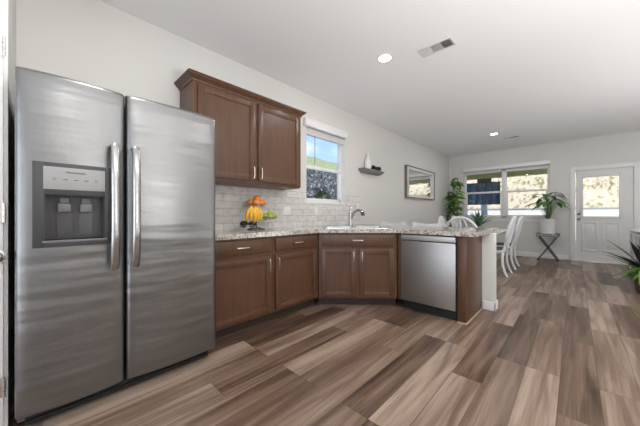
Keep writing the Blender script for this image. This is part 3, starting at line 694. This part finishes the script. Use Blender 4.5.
def vent(x, y, w, d, label, secs):
    t = thing('ceiling_vent', label, 'vent', (x, y, H), 0, 'ceiling air vents')
    f = MB(); b = 0.022
    for q in ((-w/2-b, w/2+b, -d/2-b, -d/2), (-w/2-b, w/2+b, d/2, d/2+b), (-w/2-b, -w/2, -d/2, d/2), (w/2, w/2+b, -d/2, d/2)): f.box(*q, -0.008, -0.0005, 0.003)
    f.build('frame', M['vent'], t)
    MB().box(-w/2, w/2, -d/2, d/2, -0.002, -0.0005).build('duct', M['vent_dark'], t, 0)
    for s in range(secs):
        a = -w/2 + w/secs*s; c = a + w/secs
        lv = MB(); nn = 7
        lv.box(a, a+0.004, -d/2, d/2, -0.008, -0.002)
        tilt = (-0.55, 0.75, 0.9)[s % 3]
        for k in range(nn):
            if s == 1:
                yy = -d/2 + d*(k+0.5)/nn; mt = Matrix.Translation(((a+c)/2, yy, -0.006)) @ Matrix.Rotation(0.25, 4, 'X')
                lv.box(-(c-a)/2, (c-a)/2, -d/nn*0.46, d/nn*0.46, -0.0006, 0.0006, mtx=mt)
            else:
                xx = a + (c-a)*(k+0.5)/nn; mt = Matrix.Translation((xx, 0, -0.006)) @ Matrix.Rotation(tilt if s == 2 else -0.95, 4, 'Y')
                lv.box(-(c-a)/nn*0.5, (c-a)/nn*0.5, -d/2, d/2, -0.0006, 0.0006, mtx=mt)
        lv.build('louvre', M['vent'], t, 0)
vent(1.775, 2.885, 0.30, 0.135, 'white three-section air vent in the ceiling above the kitchen', 3)
vent(1.77, 7.46, 0.26, 0.10, 'small white air vent in the far ceiling near the dining window', 3)

# ------------------------------------------------------------------ wall shelf with vase and cones, mirror
t = thing('wall_shelf', 'small weathered grey floating shelf on the left wall', 'shelf', (0.0, 4.30, 1.915))
mb = MB(); lo = [(0.0, -0.29), (0.09, -0.29), (0.09, 0.29), (0.0, 0.29)]; hi = [(0.0, -0.345), (0.13, -0.345), (0.13, 0.345), (0.0, 0.345)]
a_ = [mb.bm.verts.new((x, y, -0.05)) for x, y in lo]; b_ = [mb.bm.verts.new((x, y, 0.0)) for x, y in hi]; c_ = [mb.bm.verts.new((x, y, 0.02)) for x, y in hi]
mb.bm.faces.new(a_[::-1]); mb.bm.faces.new(c_)
for P, Q in ((a_, b_), (b_, c_)):
    for i in range(4): mb.bm.faces.new((P[i], P[(i+1) % 4], Q[(i+1) % 4], Q[i]))
mb.build('board', M['shelf'], t, 20)
v = MB().lathe([(0.05, 0), (0.062, 0.03), (0.066, 0.1), (0.06, 0.15), (0.038, 0.19), (0.022, 0.22), (0.02, 0.27), (0.026, 0.285), (0.018, 0.283), (0.0, 0.27)], (0, 0, 0), 24).build('bottle_vase', M['white_ware'], None, 50, loc=(0.068, 4.17, 1.936))
tag(v, 'white ceramic bottle vase on the grey floating shelf', 'vase')
for k, (yy, rr) in enumerate(((4.34, 0.05), (4.44, 0.042), (4.535, 0.048))):
    mb = MB()
    for L in range(6):
        zc = 0.012 + L*rr*0.28; rad = rr*math.sin(math.pi*(0.22+0.72*L/6))
        for q in range(9):
            th = 2*math.pi*(q+0.5*(L % 2))/9
            mb.ball((rad*0.7*math.cos(th), rad*0.7*math.sin(th), zc), rr*0.32, rr*0.32, rr*0.16, 8)
    mb.ball((0, 0, rr*0.8), rr*0.55, rr*0.55, rr*0.8, 10)
    o = mb.build('pine_cone', M['cone'], None, 50, loc=(0.072, yy, 1.936))
    tag(o, ('dark pine cone on the grey shelf, nearest the white vase', 'small dark pine cone between two others on the grey shelf', 'dark pine cone on the grey shelf, farthest from the vase')[k], 'pine cone', 'dark pine cones on the shelf')
t = thing('wall_mirror', 'white framed wall mirror on the left wall of the dining area', 'mirror', (0.0, 6.60, 1.86))
hw, hh, fw = 0.815, 0.355, 0.10
mb = MB()
for b in ((-hw, -hw+fw, -hh, hh), (hw-fw, hw, -hh, hh), (-hw+fw, hw-fw, -hh, -hh+fw*0.62), (-hw+fw, hw-fw, hh-fw*0.62, hh)): mb.box(0.012, 0.045, b[0], b[1], b[2], b[3], 0.004)
mb.build('frame', M['frame_white'], t)
mb = MB(); g = 0.022
for b in ((-hw-g, -hw, -hh-g, hh+g), (hw, hw+g, -hh-g, hh+g), (-hw, hw, -hh-g, -hh), (-hw, hw, hh, hh+g)): mb.box(0.002, 0.06, b[0], b[1], b[2], b[3], 0.002)
mb.build('outer_edge', M['frame_dark'], t)
MB().box(0.004, 0.012, -hw, hw, -hh, hh).build('mirror_glass', M['mirror'], t, 0)

# ------------------------------------------------------------------ fruit stand
FX, FY, FZ = 0.17, 1.715, 0.93
t = thing('fruit_stand', 'three-tier wire fruit stand on the granite counter by the tile', 'fruit stand', (FX, FY, FZ))
def ringpts(c, r, n=24): return [(c[0]+r*math.cos(2*math.pi*i/n), c[1]+r*math.sin(2*math.pi*i/n), c[2]) for i in range(n)]
mb = MB().tube(ringpts((0, 0, 0.006), 0.10), 0.004, 6, True)
for k in range(3):
    th = 2*math.pi*k/3+0.4; mb.tube([(0, 0, 0.03), (0.05*math.cos(th), 0.05*math.sin(th), 0.02), (0.10*math.cos(th), 0.10*math.sin(th), 0.006)], 0.004, 6)
mb.build('base', M['wire'], t)
MB().tube([(0, 0, 0.02), (0, 0, 0.28)], 0.006, 8).build('pole', M['wire'], t)
def basket(c, r, h):
    mb = MB().tube(ringpts((c[0], c[1], c[2]+h), r), 0.0035, 6, True).tube(ringpts((c[0], c[1], c[2]), r*0.6), 0.003, 6, True)
    for k in range(10):
        th = 2*math.pi*k/10; mb.tube([(c[0], c[1], c[2]-0.004), (c[0]+r*0.6*math.cos(th), c[1]+r*0.6*math.sin(th), c[2]), (c[0]+r*math.cos(th), c[1]+r*math.sin(th), c[2]+h)], 0.0022, 5)
    return mb
basket((0, 0, 0.262), 0.125, 0.04).build('basket', M['wire_light'], t)
BR = (0.03, 0.155); BL = (0.02, -0.135)
mb = basket((*BR, 0.115), 0.10, 0.035); mb.tube([(0, 0, 0.12), (BR[0]*0.5, BR[1]*0.5, 0.105), (*BR, 0.11)], 0.004, 6); mb.build('basket', M['wire_light'], t)
mb = basket((*BL, 0.03), 0.085, 0.025); mb.tube([(0, 0, 0.05), (*BL, 0.028)], 0.004, 6); mb.build('basket', M['wire_light'], t)
mb = MB().tube([(0.05, 0.155, 0.008)]+[(0.05, 0.155+0.04*math.sin(q), 0.045-0.04*math.cos(q)) for q in [i*math.pi/6 for i in range(1, 11)]], 0.003, 6).build('scroll', M['wire_light'], t)
def fruit(name, m, c, r, label, cat, group, sq=(1, 1, 0.95), stem=None):
    o = MB().ball((0, 0, 0), r*sq[0], r*sq[1], r*sq[2], 18).build(name, m, None, 60, loc=(FX+c[0], FY+c[1], FZ+c[2]))
    tag(o, label, cat, group)
    if stem: MB().lathe([(0.005, r*sq[2]-0.003), (0.004, r*sq[2]+0.002)], (0, 0, 0), 8).build('stem_scar', stem, o)
    return o
OR = [(-0.002, -0.075, 0.310, 'orange at the left end of the top basket'), (0.062, -0.042, 0.309, 'orange at the front left of the top basket'), (0.066, 0.032, 0.309, 'orange at the front right of the top basket'),
      (0.0, 0.074, 0.310, 'orange at the right end of the top basket'), (-0.058, 0.002, 0.310, 'orange at the rear of the top basket, against the tile side'), (0.018, -0.002, 0.352, 'topmost orange crowning the pile in the top basket')]
for x, y, z, lb in OR: fruit('orange', M['orange'], (x, y, z), 0.041, lb, 'orange', 'oranges in the top basket', stem=M['stem_green'])
LM = [(0.03, 0.10, 0.152, 'green lime nearest the bananas in the right basket'), (0.085, 0.135, 0.152, 'green lime at the front left of the right basket'), (0.08, 0.195, 0.152, 'green lime at the front right of the right basket'),
      (0.02, 0.215, 0.152, 'green lime at the far right end of the right basket'), (-0.03, 0.155, 0.152, 'green lime at the rear of the right basket'), (0.04, 0.158, 0.182, 'green lime resting on top of the others in the right basket')]
for x, y, z, lb in LM: fruit('lime', M['lime'], (x, y, z), 0.031, lb, 'lime', 'green limes in the right basket', (1, 1.1, 0.95), M['stem_green'])
AV = [(0.03, -0.175, 0.072, 'dark avocado at the left end of the fruit stand'), (0.065, -0.095, 0.070, 'dark avocado beneath the bananas on the fruit stand')]
for x, y, z, lb in AV: fruit('avocado', M['avocado'], (x, y, z), 0.036, lb, 'avocado', 'dark avocados in the lower basket', (1, 1.25, 0.95))
t = thing('banana_bunch', 'bunch of ripe yellow bananas hanging below the oranges', 'bananas', (FX+0.142, FY-0.135, FZ+0.252))
MB().tube([(-0.012, 0, 0.03), (0, 0, 0.008), (0.002, 0, -0.012)], [0.009, 0.013, 0.02], 10).build('crown', M['banana_tip'], t)
for k in range(5):
    a = (k-2)/2; pts = []; rr = []
    for i in range(10):
        s_ = i/9
        pts.append((0.004+0.045*math.sin(math.pi*s_*0.9)*(1-0.35*abs(a)), a*(0.014+0.078*math.sin(math.pi*min(1, s_*0.9)*0.80)), -0.012-0.15*s_+0.02*abs(a)))
        rr.append(0.0195*max(0.35, math.sin(math.pi*(0.12+0.8*s_))**0.5))
    bn = MB().tube(pts, rr, 8).build('banana', M['banana'], t, 50)
    MB().ball(pts[-1], 0.0065, seg=8).build('tip', M['banana_tip'], bn)

# ------------------------------------------------------------------ dining chairs, stools, table
def oval(cy_fn, cz, rx, rz, n=36): return [(rx*math.cos(q), cy_fn(cz+rz*math.sin(q)), cz+rz*math.sin(q)) for q in [2*math.pi*i/n for i in range(n)]]
back_y = lambda z: -0.215 - 0.135*((z-0.46)/0.6)**1.25 if z > 0.46 else -0.215
def make_chair(label, loc, rz):
    t = thing('dining_chair', label, 'chair', loc, rz, 'white oval-back dining chairs')
    MB().prism(rrect(0.225, 0.215, 0.05), 0.425, 0.458).build('seat_frame', M['chair_white'], t)
    MB().prism(rrect(0.205, 0.19, 0.05), 0.459, 0.482).build('seat_cushion', M['seat_grey'], t)
    for s in (-1, 1):
        MB().tube([(s*0.195, 0.185, 0.425), (s*0.198, 0.195, 0.25), (s*0.203, 0.215, 0.0)], [0.022, 0.019, 0.014], 8).build('leg', M['chair_white'], t)
        MB().tube([(s*0.19, -0.20, 0.46), (s*0.195, -0.195, 0.34), (s*0.205, -0.20, 0.20), (s*0.222, -0.235, 0.08), (s*0.235, -0.275, 0.0)], [0.024, 0.024, 0.022, 0.019, 0.017], 8).build('leg', M['chair_white'], t)
    cz, rz_ = 0.795, 0.255
    MB().tube(oval(back_y, cz, 0.245, rz_), 0.0225, 8, True).build('back_ring', M['chair_white'], t)
    MB().tube([(0, back_y(0.54), 0.545), (0, back_y(0.75), 0.75), (0, back_y(1.04), 1.045)], [0.035, 0.045, 0.035], 8, flat=0.35).tube(oval(back_y, cz, 0.10, 0.248, 24), 0.013, 6, True).build('back_splat', M['chair_white'], t)
    for s in (-1, 1):
        MB().tube([(s*0.18, -0.205, 0.44), (s*0.175, back_y(0.54), 0.53), (s*0.185, back_y(0.62), 0.62)], [0.021, 0.019, 0.018], 8).build('back_post', M['chair_white'], t)
    return t
c0 = make_chair('white oval-back chair at the end of the dining table nearest the counter', (1.45, 5.16, 0), 0)
PI = math.pi
dup(c0, (1.70, 5.87, 0), PI/2, 'white oval-back chair on the right of the table, nearer the kitchen')
dup(c0, (1.70, 6.76, 0), PI/2, 'white oval-back chair on the right of the table, nearer the window')
dup(c0, (1.09, 5.95, 0), -PI/2, 'white oval-back chair on the left of the table, nearer the kitchen')
dup(c0, (1.09, 6.78, 0), -PI/2, 'white oval-back chair on the left of the table, nearer the corner plant')
t = thing('dining_table', 'white dining table with the spiky potted plant on it, by the window', 'table', (1.40, 6.34, 0))
MB().box(-0.37, 0.37, -0.98, 0.98, 0.725, 0.76, 0.008).build('tabletop', M['chair_white'], t)
for s in (-1, 1):
    MB().box(-0.05, 0.05, s*0.85-0.05, s*0.85+0.05, 0.06, 0.725, 0.006).box(-0.08, 0.08, s*0.85-0.04, s*0.85+0.04, 0.0, 0.06, 0.006).box(-0.28, 0.28, s*0.85-0.03, s*0.85+0.03, 0.68, 0.725, 0.006).build('leg', M['chair_white'], t)
MB().box(-0.025, 0.025, -0.80, 0.80, 0.25, 0.31, 0.004).build('stretcher', M['chair_white'], t)
def make_stool(label, loc):
    t = thing('counter_stool', label, 'stool', loc, 0, 'white counter stools tucked under the peninsula')
    MB().prism(rrect(0.20, 0.175, 0.04), 0.62, 0.655).build('seat', M['chair_white'], t)
    for sx in (-1, 1):
        MB().tube([(sx*0.17, -0.14, 0.62), (sx*0.19, -0.17, 0.0)], [0.019, 0.015], 8).build('leg', M['chair_white'], t)
        MB().tube([(sx*0.18, 0.15, 0.64), (sx*0.195, 0.19, 0.0)], [0.019, 0.015], 8).build('leg', M['chair_white'], t)
        MB().tube([(sx*0.18, 0.155, 0.65), (sx*0.19, 0.18, 0.82), (sx*0.20, 0.205, 0.96)], [0.017, 0.016, 0.016], 8).build('back_post', M['chair_white'], t)
    tr = MB(); n = 12; rows = []
    for i in range(n+1):
        u = -0.225+0.45*i/n; k = (2*abs(u)/0.45)**2; zt = 0.955+0.03*k; zb = 0.895+0.008*k; yy = 0.195+0.022*(1-k)
        rows.append([tr.bm.verts.new(p) for p in ((u, yy-0.012, zb), (u, yy+0.012, zb), (u, yy+0.012, zt), (u, yy-0.012, zt))])
    for p, q in zip(rows, rows[1:]):
        for j in range(4): tr.bm.faces.new((p[j], p[(j+1) % 4], q[(j+1) % 4], q[j]))
    tr.bm.faces.new(rows[0]); tr.bm.faces.new(rows[-1][::-1]); tr.build('top_rail', M['chair_white'], t)
    MB().tube([(-0.183, -0.158, 0.22), (0.183, -0.158, 0.22)], 0.012, 8).tube([(-0.188, 0.178, 0.22), (0.188, 0.178, 0.22)], 0.012, 8).build('footrest', M['chair_white'], t)
    return t
s0 = make_stool('white counter stool tucked behind the granite counter, nearer the sink', (0.59, 3.97, 0))
dup(s0, (1.155, 3.97, 0), 0, 'white counter stool tucked behind the granite counter, nearer the peninsula end')

# ------------------------------------------------------------------ plants
def pot(mbn, parent, prof, m, name='pot'): return MB().lathe(prof, (0, 0, 0), 28).build(name, m, parent)
# spiky plant on the table
t = thing('spider_plant', 'spiky blue-green potted plant on the white dining table', 'plant', (1.45, 5.98, 0.76))
pot(None, t, [(0.055, 0), (0.07, 0.02), (0.085, 0.11), (0.078, 0.112), (0.0, 0.10)], M['pot_grey'])
rnd = random.Random(3)
for k in range(22):
    th = 2*PI*k/22 + rnd.uniform(-.1, .1); el = rnd.uniform(0.45, 1.35)
    MB().leaf((0.01*math.cos(th), 0.01*math.sin(th), 0.10), (math.cos(th)*math.cos(el), math.sin(th)*math.cos(el), math.sin(el)), rnd.uniform(0.27, 0.40), 0.05, 0.30 if el > 0.9 else 0.2, 7, 0.5, 0.6).build('leaf', M['leaf_spider'], t)
# tall corner plant
def tall_plant(loc, label):
    t = thing('corner_tree', label, 'plant', loc)
    pot(None, t, [(0.14, 0), (0.16, 0.02), (0.19, 0.34), (0.18, 0.35), (0.17, 0.33), (0.0, 0.32)], M['white_ware'])
    rnd = random.Random(11)
    st = MB()
    stems = []
    for k in range(3):
        th = 2*PI*k/3; pts = [(0.03*math.cos(th), 0.03*math.sin(th), 0.32)]
        for i in range(1, 6): pts.append((0.03*math.cos(th)+rnd.uniform(-.02, .02)+0.04*math.cos(th)*i/5, 0.03*math.sin(th)+rnd.uniform(-.02, .02)-0.02*i/5, 0.32+(1.84-0.16*k)*i/5))
        stems.append(pts); st.tube(pts, [0.016, 0.014, 0.012, 0.01, 0.008, 0.005], 8)
    st.build('stem', M['stem'], t)
    for k in range(98):
        pts = stems[k % 3]; u = rnd.uniform(0.9, 5); i = min(4, int(u)); a, b = Vector(pts[i]), Vector(pts[i+1]); p = a.lerp(b, u-i)
        th = rnd.uniform(0, 2*PI)
        d = Vector((math.cos(th), math.sin(th)-0.15, rnd.uniform(0.0, 0.5))); d.y = min(d.y, 0.25); d.x = max(d.x, -0.55) if p.x < 0.05 else d.x
        L = rnd.uniform(0.20, 0.31)
        MB().leaf(p, d, L, L*0.46, rnd.uniform(0.35, 0.8), 6, 0.2, 0.8, rnd.uniform(-0.6, 0.6)).build('leaf', M['leaf_bright'] if rnd.random() < 0.65 else M['leaf'], t)
    br = MB()
    for q, z in ((0, 1.62), (1, 1.28), (2, 1.0)):
        e0 = Vector((-0.08, -0.42-0.03*q, z+0.10)); br.tube([(0, 0, z-0.3), (-0.02, -0.2, z-0.08), tuple(e0)], [0.008, 0.006, 0.004], 6)
        for k in range(7):
            th = rnd.uniform(0, 2*PI)
            o_ = e0 + Vector((0.01, rnd.uniform(0, 0.22), rnd.uniform(-0.12, 0.0)))
            MB().leaf(o_, (abs(math.cos(th))*0.6, -abs(math.sin(th))*0.9+0.2, rnd.uniform(-0.2, 0.5)), rnd.uniform(0.15, 0.21), 0.075, 0.5, 6, 0.2, 0.8, rnd.uniform(-.5, .5)).build('leaf', M['leaf_dark'], t)
    br.build('branch', M['stem'], t)
tall_plant((0.30, 8.35, 0), 'tall leafy green plant standing in the far corner by the window')
# folding stand with peace lily
t = thing('plant_stand', 'dark folding X-leg stand under the white pot, by the far wall', 'plant stand', (2.36, 8.40, 0))
for s in (-1, 1):
    for yy in (-0.15, 0.15):
        MB().tube([(s*0.19, yy+s*0.012, 0.0), (-s*0.17, yy+s*0.012, 0.575)], 0.0125, 8).build('leg', M['stand'], t)
MB().tube([(0.0, -0.165, 0.30), (0.0, 0.165, 0.30)], 0.008, 8).tube([(-0.18, -0.165, 0.018), (-0.18, 0.165, 0.018)], 0.008, 8).tube([(0.18, -0.165, 0.018), (0.18, 0.165, 0.018)], 0.008, 8).build('crossbar', M['stand'], t)
MB().box(-0.21, 0.21, -0.18, 0.18, 0.575, 0.59, 0.003).box(-0.21, -0.198, -0.18, 0.18, 0.59, 0.645, 0.002).box(0.198, 0.21, -0.18, 0.18, 0.59, 0.645, 0.002).box(-0.198, 0.198, -0.18, -0.168, 0.59, 0.645, 0.002).box(-0.198, 0.198, 0.168, 0.18, 0.59, 0.645, 0.002).build('tray', M['tray'], t)
t = thing('peace_lily', 'peace lily in a white pot on the dark X-leg stand', 'plant', (2.36, 8.40, 0.591))
pot(None, t, [(0.12, 0), (0.135, 0.01), (0.158, 0.39), (0.162, 0.40), (0.148, 0.40), (0.14, 0.37)], M['white_ware'])
MB().lathe([(0.141, 0.355), (0.141, 0.37), (0.0, 0.375)], (0, 0, 0), 20).build('soil', M['soil'], t)
rnd = random.Random(5)
for k in range(30):
    th = 2*PI*k/30*3.1 + rnd.uniform(-.25, .25); el = rnd.uniform(0.85, 1.5)
    H_ = rnd.uniform(0.42, 0.66) if el > 1.1 else rnd.uniform(0.40, 0.52)
    top = Vector((math.cos(th)*math.cos(el)*H_*0.85, min(0.05, math.sin(th)*math.cos(el)*H_-0.03), 0.37+H_*math.sin(el)))
    lf = MB().leaf(top, (math.cos(th), min(0.05, math.sin(th)*0.7), 0.2), rnd.uniform(0.2, 0.30), rnd.uniform(0.11, 0.15), 0.7, 7, 0.25, 0.8).build('leaf', M['leaf'] if k % 3 else M['leaf_dark'], t)
    MB().tube([(0.02*math.cos(th), 0.02*math.sin(th), 0.37), (top.x*0.5, top.y*0.5, 0.37+(top.z-0.37)*0.62), tuple(top)], 0.0045, 6).build('stalk', M['stem_green'], lf)
# plant at the right edge: purple-leaved cane plant with trailing greenery
t = thing('cordyline_plant', 'potted plant with long purple-brown leaves at the right edge', 'plant', (3.585, 5.84, 0))
pot(None, t, [(0.11, 0), (0.13, 0.02), (0.15, 0.22), (0.155, 0.24), (0.142, 0.24), (0.135, 0.22)], M['terracotta'])
MB().lathe([(0.137, 0.20), (0.137, 0.215), (0.0, 0.22)], (0, 0, 0), 20).build('soil', M['soil'], t)
for k, (dx, dy, hh_) in enumerate(((-0.03, 0, 0.33), (0.12, 0.03, 0.78), (0.02, -0.05, 0.29))):
    MB().tube([(dx, dy, 0.21), (dx+0.01, dy, 0.35), (dx*1.2, dy, hh_)], [0.03, 0.028, 0.024], 8).build('cane', M['cane'], t)
    rnd = random.Random(20+k)
    for q in range(11):
        th = 2*PI*q/11+k+rnd.uniform(-.15, .15); el = rnd.uniform(0.35, 1.25)
        MB().leaf((dx*1.2, dy, hh_-0.01), (math.cos(th)*math.cos(el), min(0.1, math.sin(th)*math.cos(el)), math.sin(el)), rnd.uniform(0.40, 0.60) if k != 1 else rnd.uniform(0.25, 0.36), 0.10, 0.14, 8, 0.25, 0.7).build('leaf', M['leaf_purple'], t)
rnd = random.Random(9)
for k in range(84):
    th = rnd.uniform(0, 2*PI); el = rnd.uniform(0.0, 0.9); r0 = rnd.uniform(0.02, 0.12)
    MB().leaf((r0*math.cos(th), r0*math.sin(th), 0.215+rnd.uniform(0, 0.14)), (math.cos(th)*math.cos(el), math.sin(th)*math.cos(el), math.sin(el)), rnd.uniform(0.17, 0.31), 0.05, rnd.uniform(0.3, 0.9), 6, 0.2, 0.8).build('frond', M['leaf_bright'] if k % 3 else M['leaf'], t)
# white cabinet with lavender front at the right edge
t = thing('display_cabinet', 'low white cabinet with lavender glazed front at the right edge', 'cabinet', (3.56, 6.95, 0))
MB().box(0.02, 0.40, -0.62, 0.60, 0.08, 0.80, 0.004).build('carcass', M['cabinet_white'], t)
MB().box(-0.005, 0.415, -0.635, 0.615, 0.80, 0.828, 0.004).build('top', M['cabinet_white'], t)
for yy in (-0.58, 0.56):
    for xx in (0.05, 0.37): MB().box(xx-0.02, xx+0.02, yy-0.02, yy+0.02, 0, 0.08).build('foot', M['cabinet_white'], t)
for a, b in ((-0.61, -0.02), (0.0, 0.59)):
    f = MB()
    for q in ((a, a+0.035, 0.10, 0.785), (b-0.035, b, 0.10, 0.785), (a+0.035, b-0.035, 0.10, 0.135), (a+0.035, b-0.035, 0.75, 0.785)): f.box(0.0, 0.0195, *q, 0.002)
    d = f.build('door', M['cabinet_white'], t); MB().box(0.008, 0.0195, a+0.035, b-0.035, 0.135, 0.75).build('panel', M['lavender'], d, 0)

# ------------------------------------------------------------------ outside
struct('ground', 'pale concrete ground outside the house', MB().box(-14, 20, 8.9, 30, -0.3, -0.13).box(-14, -0.17, -8, 8.9, -0.3, -0.13), M['concrete'], 'ground', smooth=0)
# garden side (beyond the kitchen window): stone wall, grassy bank, shrubs
struct('garden_stone_wall', 'grey rubble stone retaining wall outside the kitchen window', MB().box(-3.7, -3.3, -4, 16, -0.13, 2.62), M['stone'], 'garden wall', smooth=0)
mb = MB(); rnd = random.Random(2); g = {}
for i in range(9):
    for j in range(30): g[i, j] = mb.bm.verts.new((-3.65-i*0.7, -5+j*0.8, 2.6+(0.36*i if i < 4 else 1.08+0.06*(i-3))+rnd.uniform(-.05, .05)))
for i in range(8):
    for j in range(29): mb.bm.faces.new((g[i, j], g[i+1, j], g[i+1, j+1], g[i, j+1]))
struct('grass_bank', 'dry green grassy bank above the stone wall', mb, M['grass'], 'grass')
def shrub(loc, w, h, label, group, seed, m, n=120):
    t = thing('shrub', label, 'shrub', loc, 0, group); rnd = random.Random(seed)
    fo = MB()
    for k in range(n):
        th = rnd.uniform(0, 2*PI); u = rnd.random()**0.5; zz = h*(0.25+0.75*rnd.random())
        r0 = w/2*u*math.sin(PI*(0.15+0.75*zz/h))
        fo.leaf((r0*math.cos(th), r0*math.sin(th), zz-0.08), (math.cos(th), math.sin(th), rnd.uniform(0.1, 1.0)), rnd.uniform(0.14, 0.24), 0.09, 0.4, 4, 0.2, 0.8)
    fo.ball((0, 0, h*0.52), w*0.55, w*0.5, h*0.40, 14); fo.build('foliage', m, t)
    MB().tube([(0, 0, 0), (0.02, 0, h*0.4), (0, 0.02, h*0.75)], [0.03, 0.025, 0.01], 8).build('stem', M['stem'], t)
lab = ('dark green shrub at the left of the row outside the kitchen window', 'dark green shrub in the middle of the row outside the kitchen window', 'dark green shrub at the right of the row outside the kitchen window')
for k, (yy, h) in enumerate(((4.78, 1.86), (5.72, 1.94), (6.66, 1.90))): shrub((-2.55, yy, -0.13), 0.72, h+0.13, lab[k], 'dark shrubs against the stone wall', 30+k, M['leaf_dark'], 260)
# back garden: block wall, hillside, patio cover
t = thing('block_wall', 'low white block retaining wall below the hillside', 'garden wall', (2, 13.0, -0.13)); t['kind'] = 'structure'
MB().box(-14, 16, 0, 0.25, 0, 1.42).build('blocks', M['block'], t, 0)
MB().box(-14, 16, -0.02, 0.27, 1.42, 1.46).build('cap', M['cap'], t, 0)
mb = MB(); rnd = random.Random(4); g = {}
for i in range(22):
    for j in range(40): g[i, j] = mb.bm.verts.new((-14+j*0.9, 13.24+i*0.7, 1.15+i*0.48+rnd.uniform(-.12, .12)))
for i in range(21):
    for j in range(39): mb.bm.faces.new((g[i, j], g[i+1, j], g[i+1, j+1], g[i, j+1]))
struct('hillside', 'dry sunlit hillside beyond the white block wall', mb, M['hill'], 'hill')
rnd = random.Random(6)
for k, (xx, ii) in enumerate(((-2.6, 3), (2.2, 6), (6.1, 5))):
    shrub((xx, 13.24+ii*0.7, 1.02+ii*0.48), 1.0, 0.8, ('green bush on the dry hillside seen left of the dining window', 'green bush on the dry hillside seen through the right half of the dining window', 'green bush on the dry hillside seen through the door glass')[k], 'bushes on the hillside', 60+k, M['leaf_bright'], 140)
t = thing('patio_cover', 'olive board patio cover outside the dining window', 'patio cover', (1.4, 10.2, 2.42)); 
MB().box(-2.4, 4.5, -1.30, 1.3, 0.16, 0.24).build('roof', M['olive'], t, 0)
MB().box(-2.4, 4.5, 1.15, 1.3, 0.0, 0.16).build('beam', M['olive'], t, 0)
t = thing('patio_post', 'pale blue square post holding up the patio cover', 'post', (0.38, 11.43, -0.13))
MB().box(-0.09, 0.09, -0.07, 0.07, 0, 2.22, 0.01).build('post', M['pale_blue'], t)
MB().box(-0.22, 0.22, -0.075, 0.075, 2.22, 2.548, 0.01).build('bracket', M['brown_beam'], t)
mb = MB(); rows = []
for i in range(41):
    u = i/40; x = -0.25+1.15*u; y = 11.28+0.025*math.sin(u*34)
    rows.append([mb.bm.verts.new(p) for p in ((x, y-0.006, 1.45), (x, y+0.006, 1.45), (x, y+0.006, 2.24), (x, y-0.006, 2.24))])
for p, q in zip(rows, rows[1:]):
    for j in range(4): mb.bm.faces.new((p[j], p[(j+1) % 4], q[(j+1) % 4], q[j]))
mb.bm.faces.new(rows[0]); mb.bm.faces.new(rows[-1][::-1])
t = thing('sun_shade', 'navy fabric shade hanging outside in front of the patio post', 'shade', (0, 0, 0))
mb.build('canvas', M['navy'], t)
MB().tube([(-0.27, 11.28, 2.25), (0.92, 11.28, 2.25)], 0.018, 8).tube([(-0.2, 11.28, 2.25), (-0.2, 11.36, 2.42)], 0.006, 6).tube([(0.85, 11.28, 2.25), (0.85, 11.36, 2.42)], 0.006, 6).build('rod', M['brown_beam'], t)
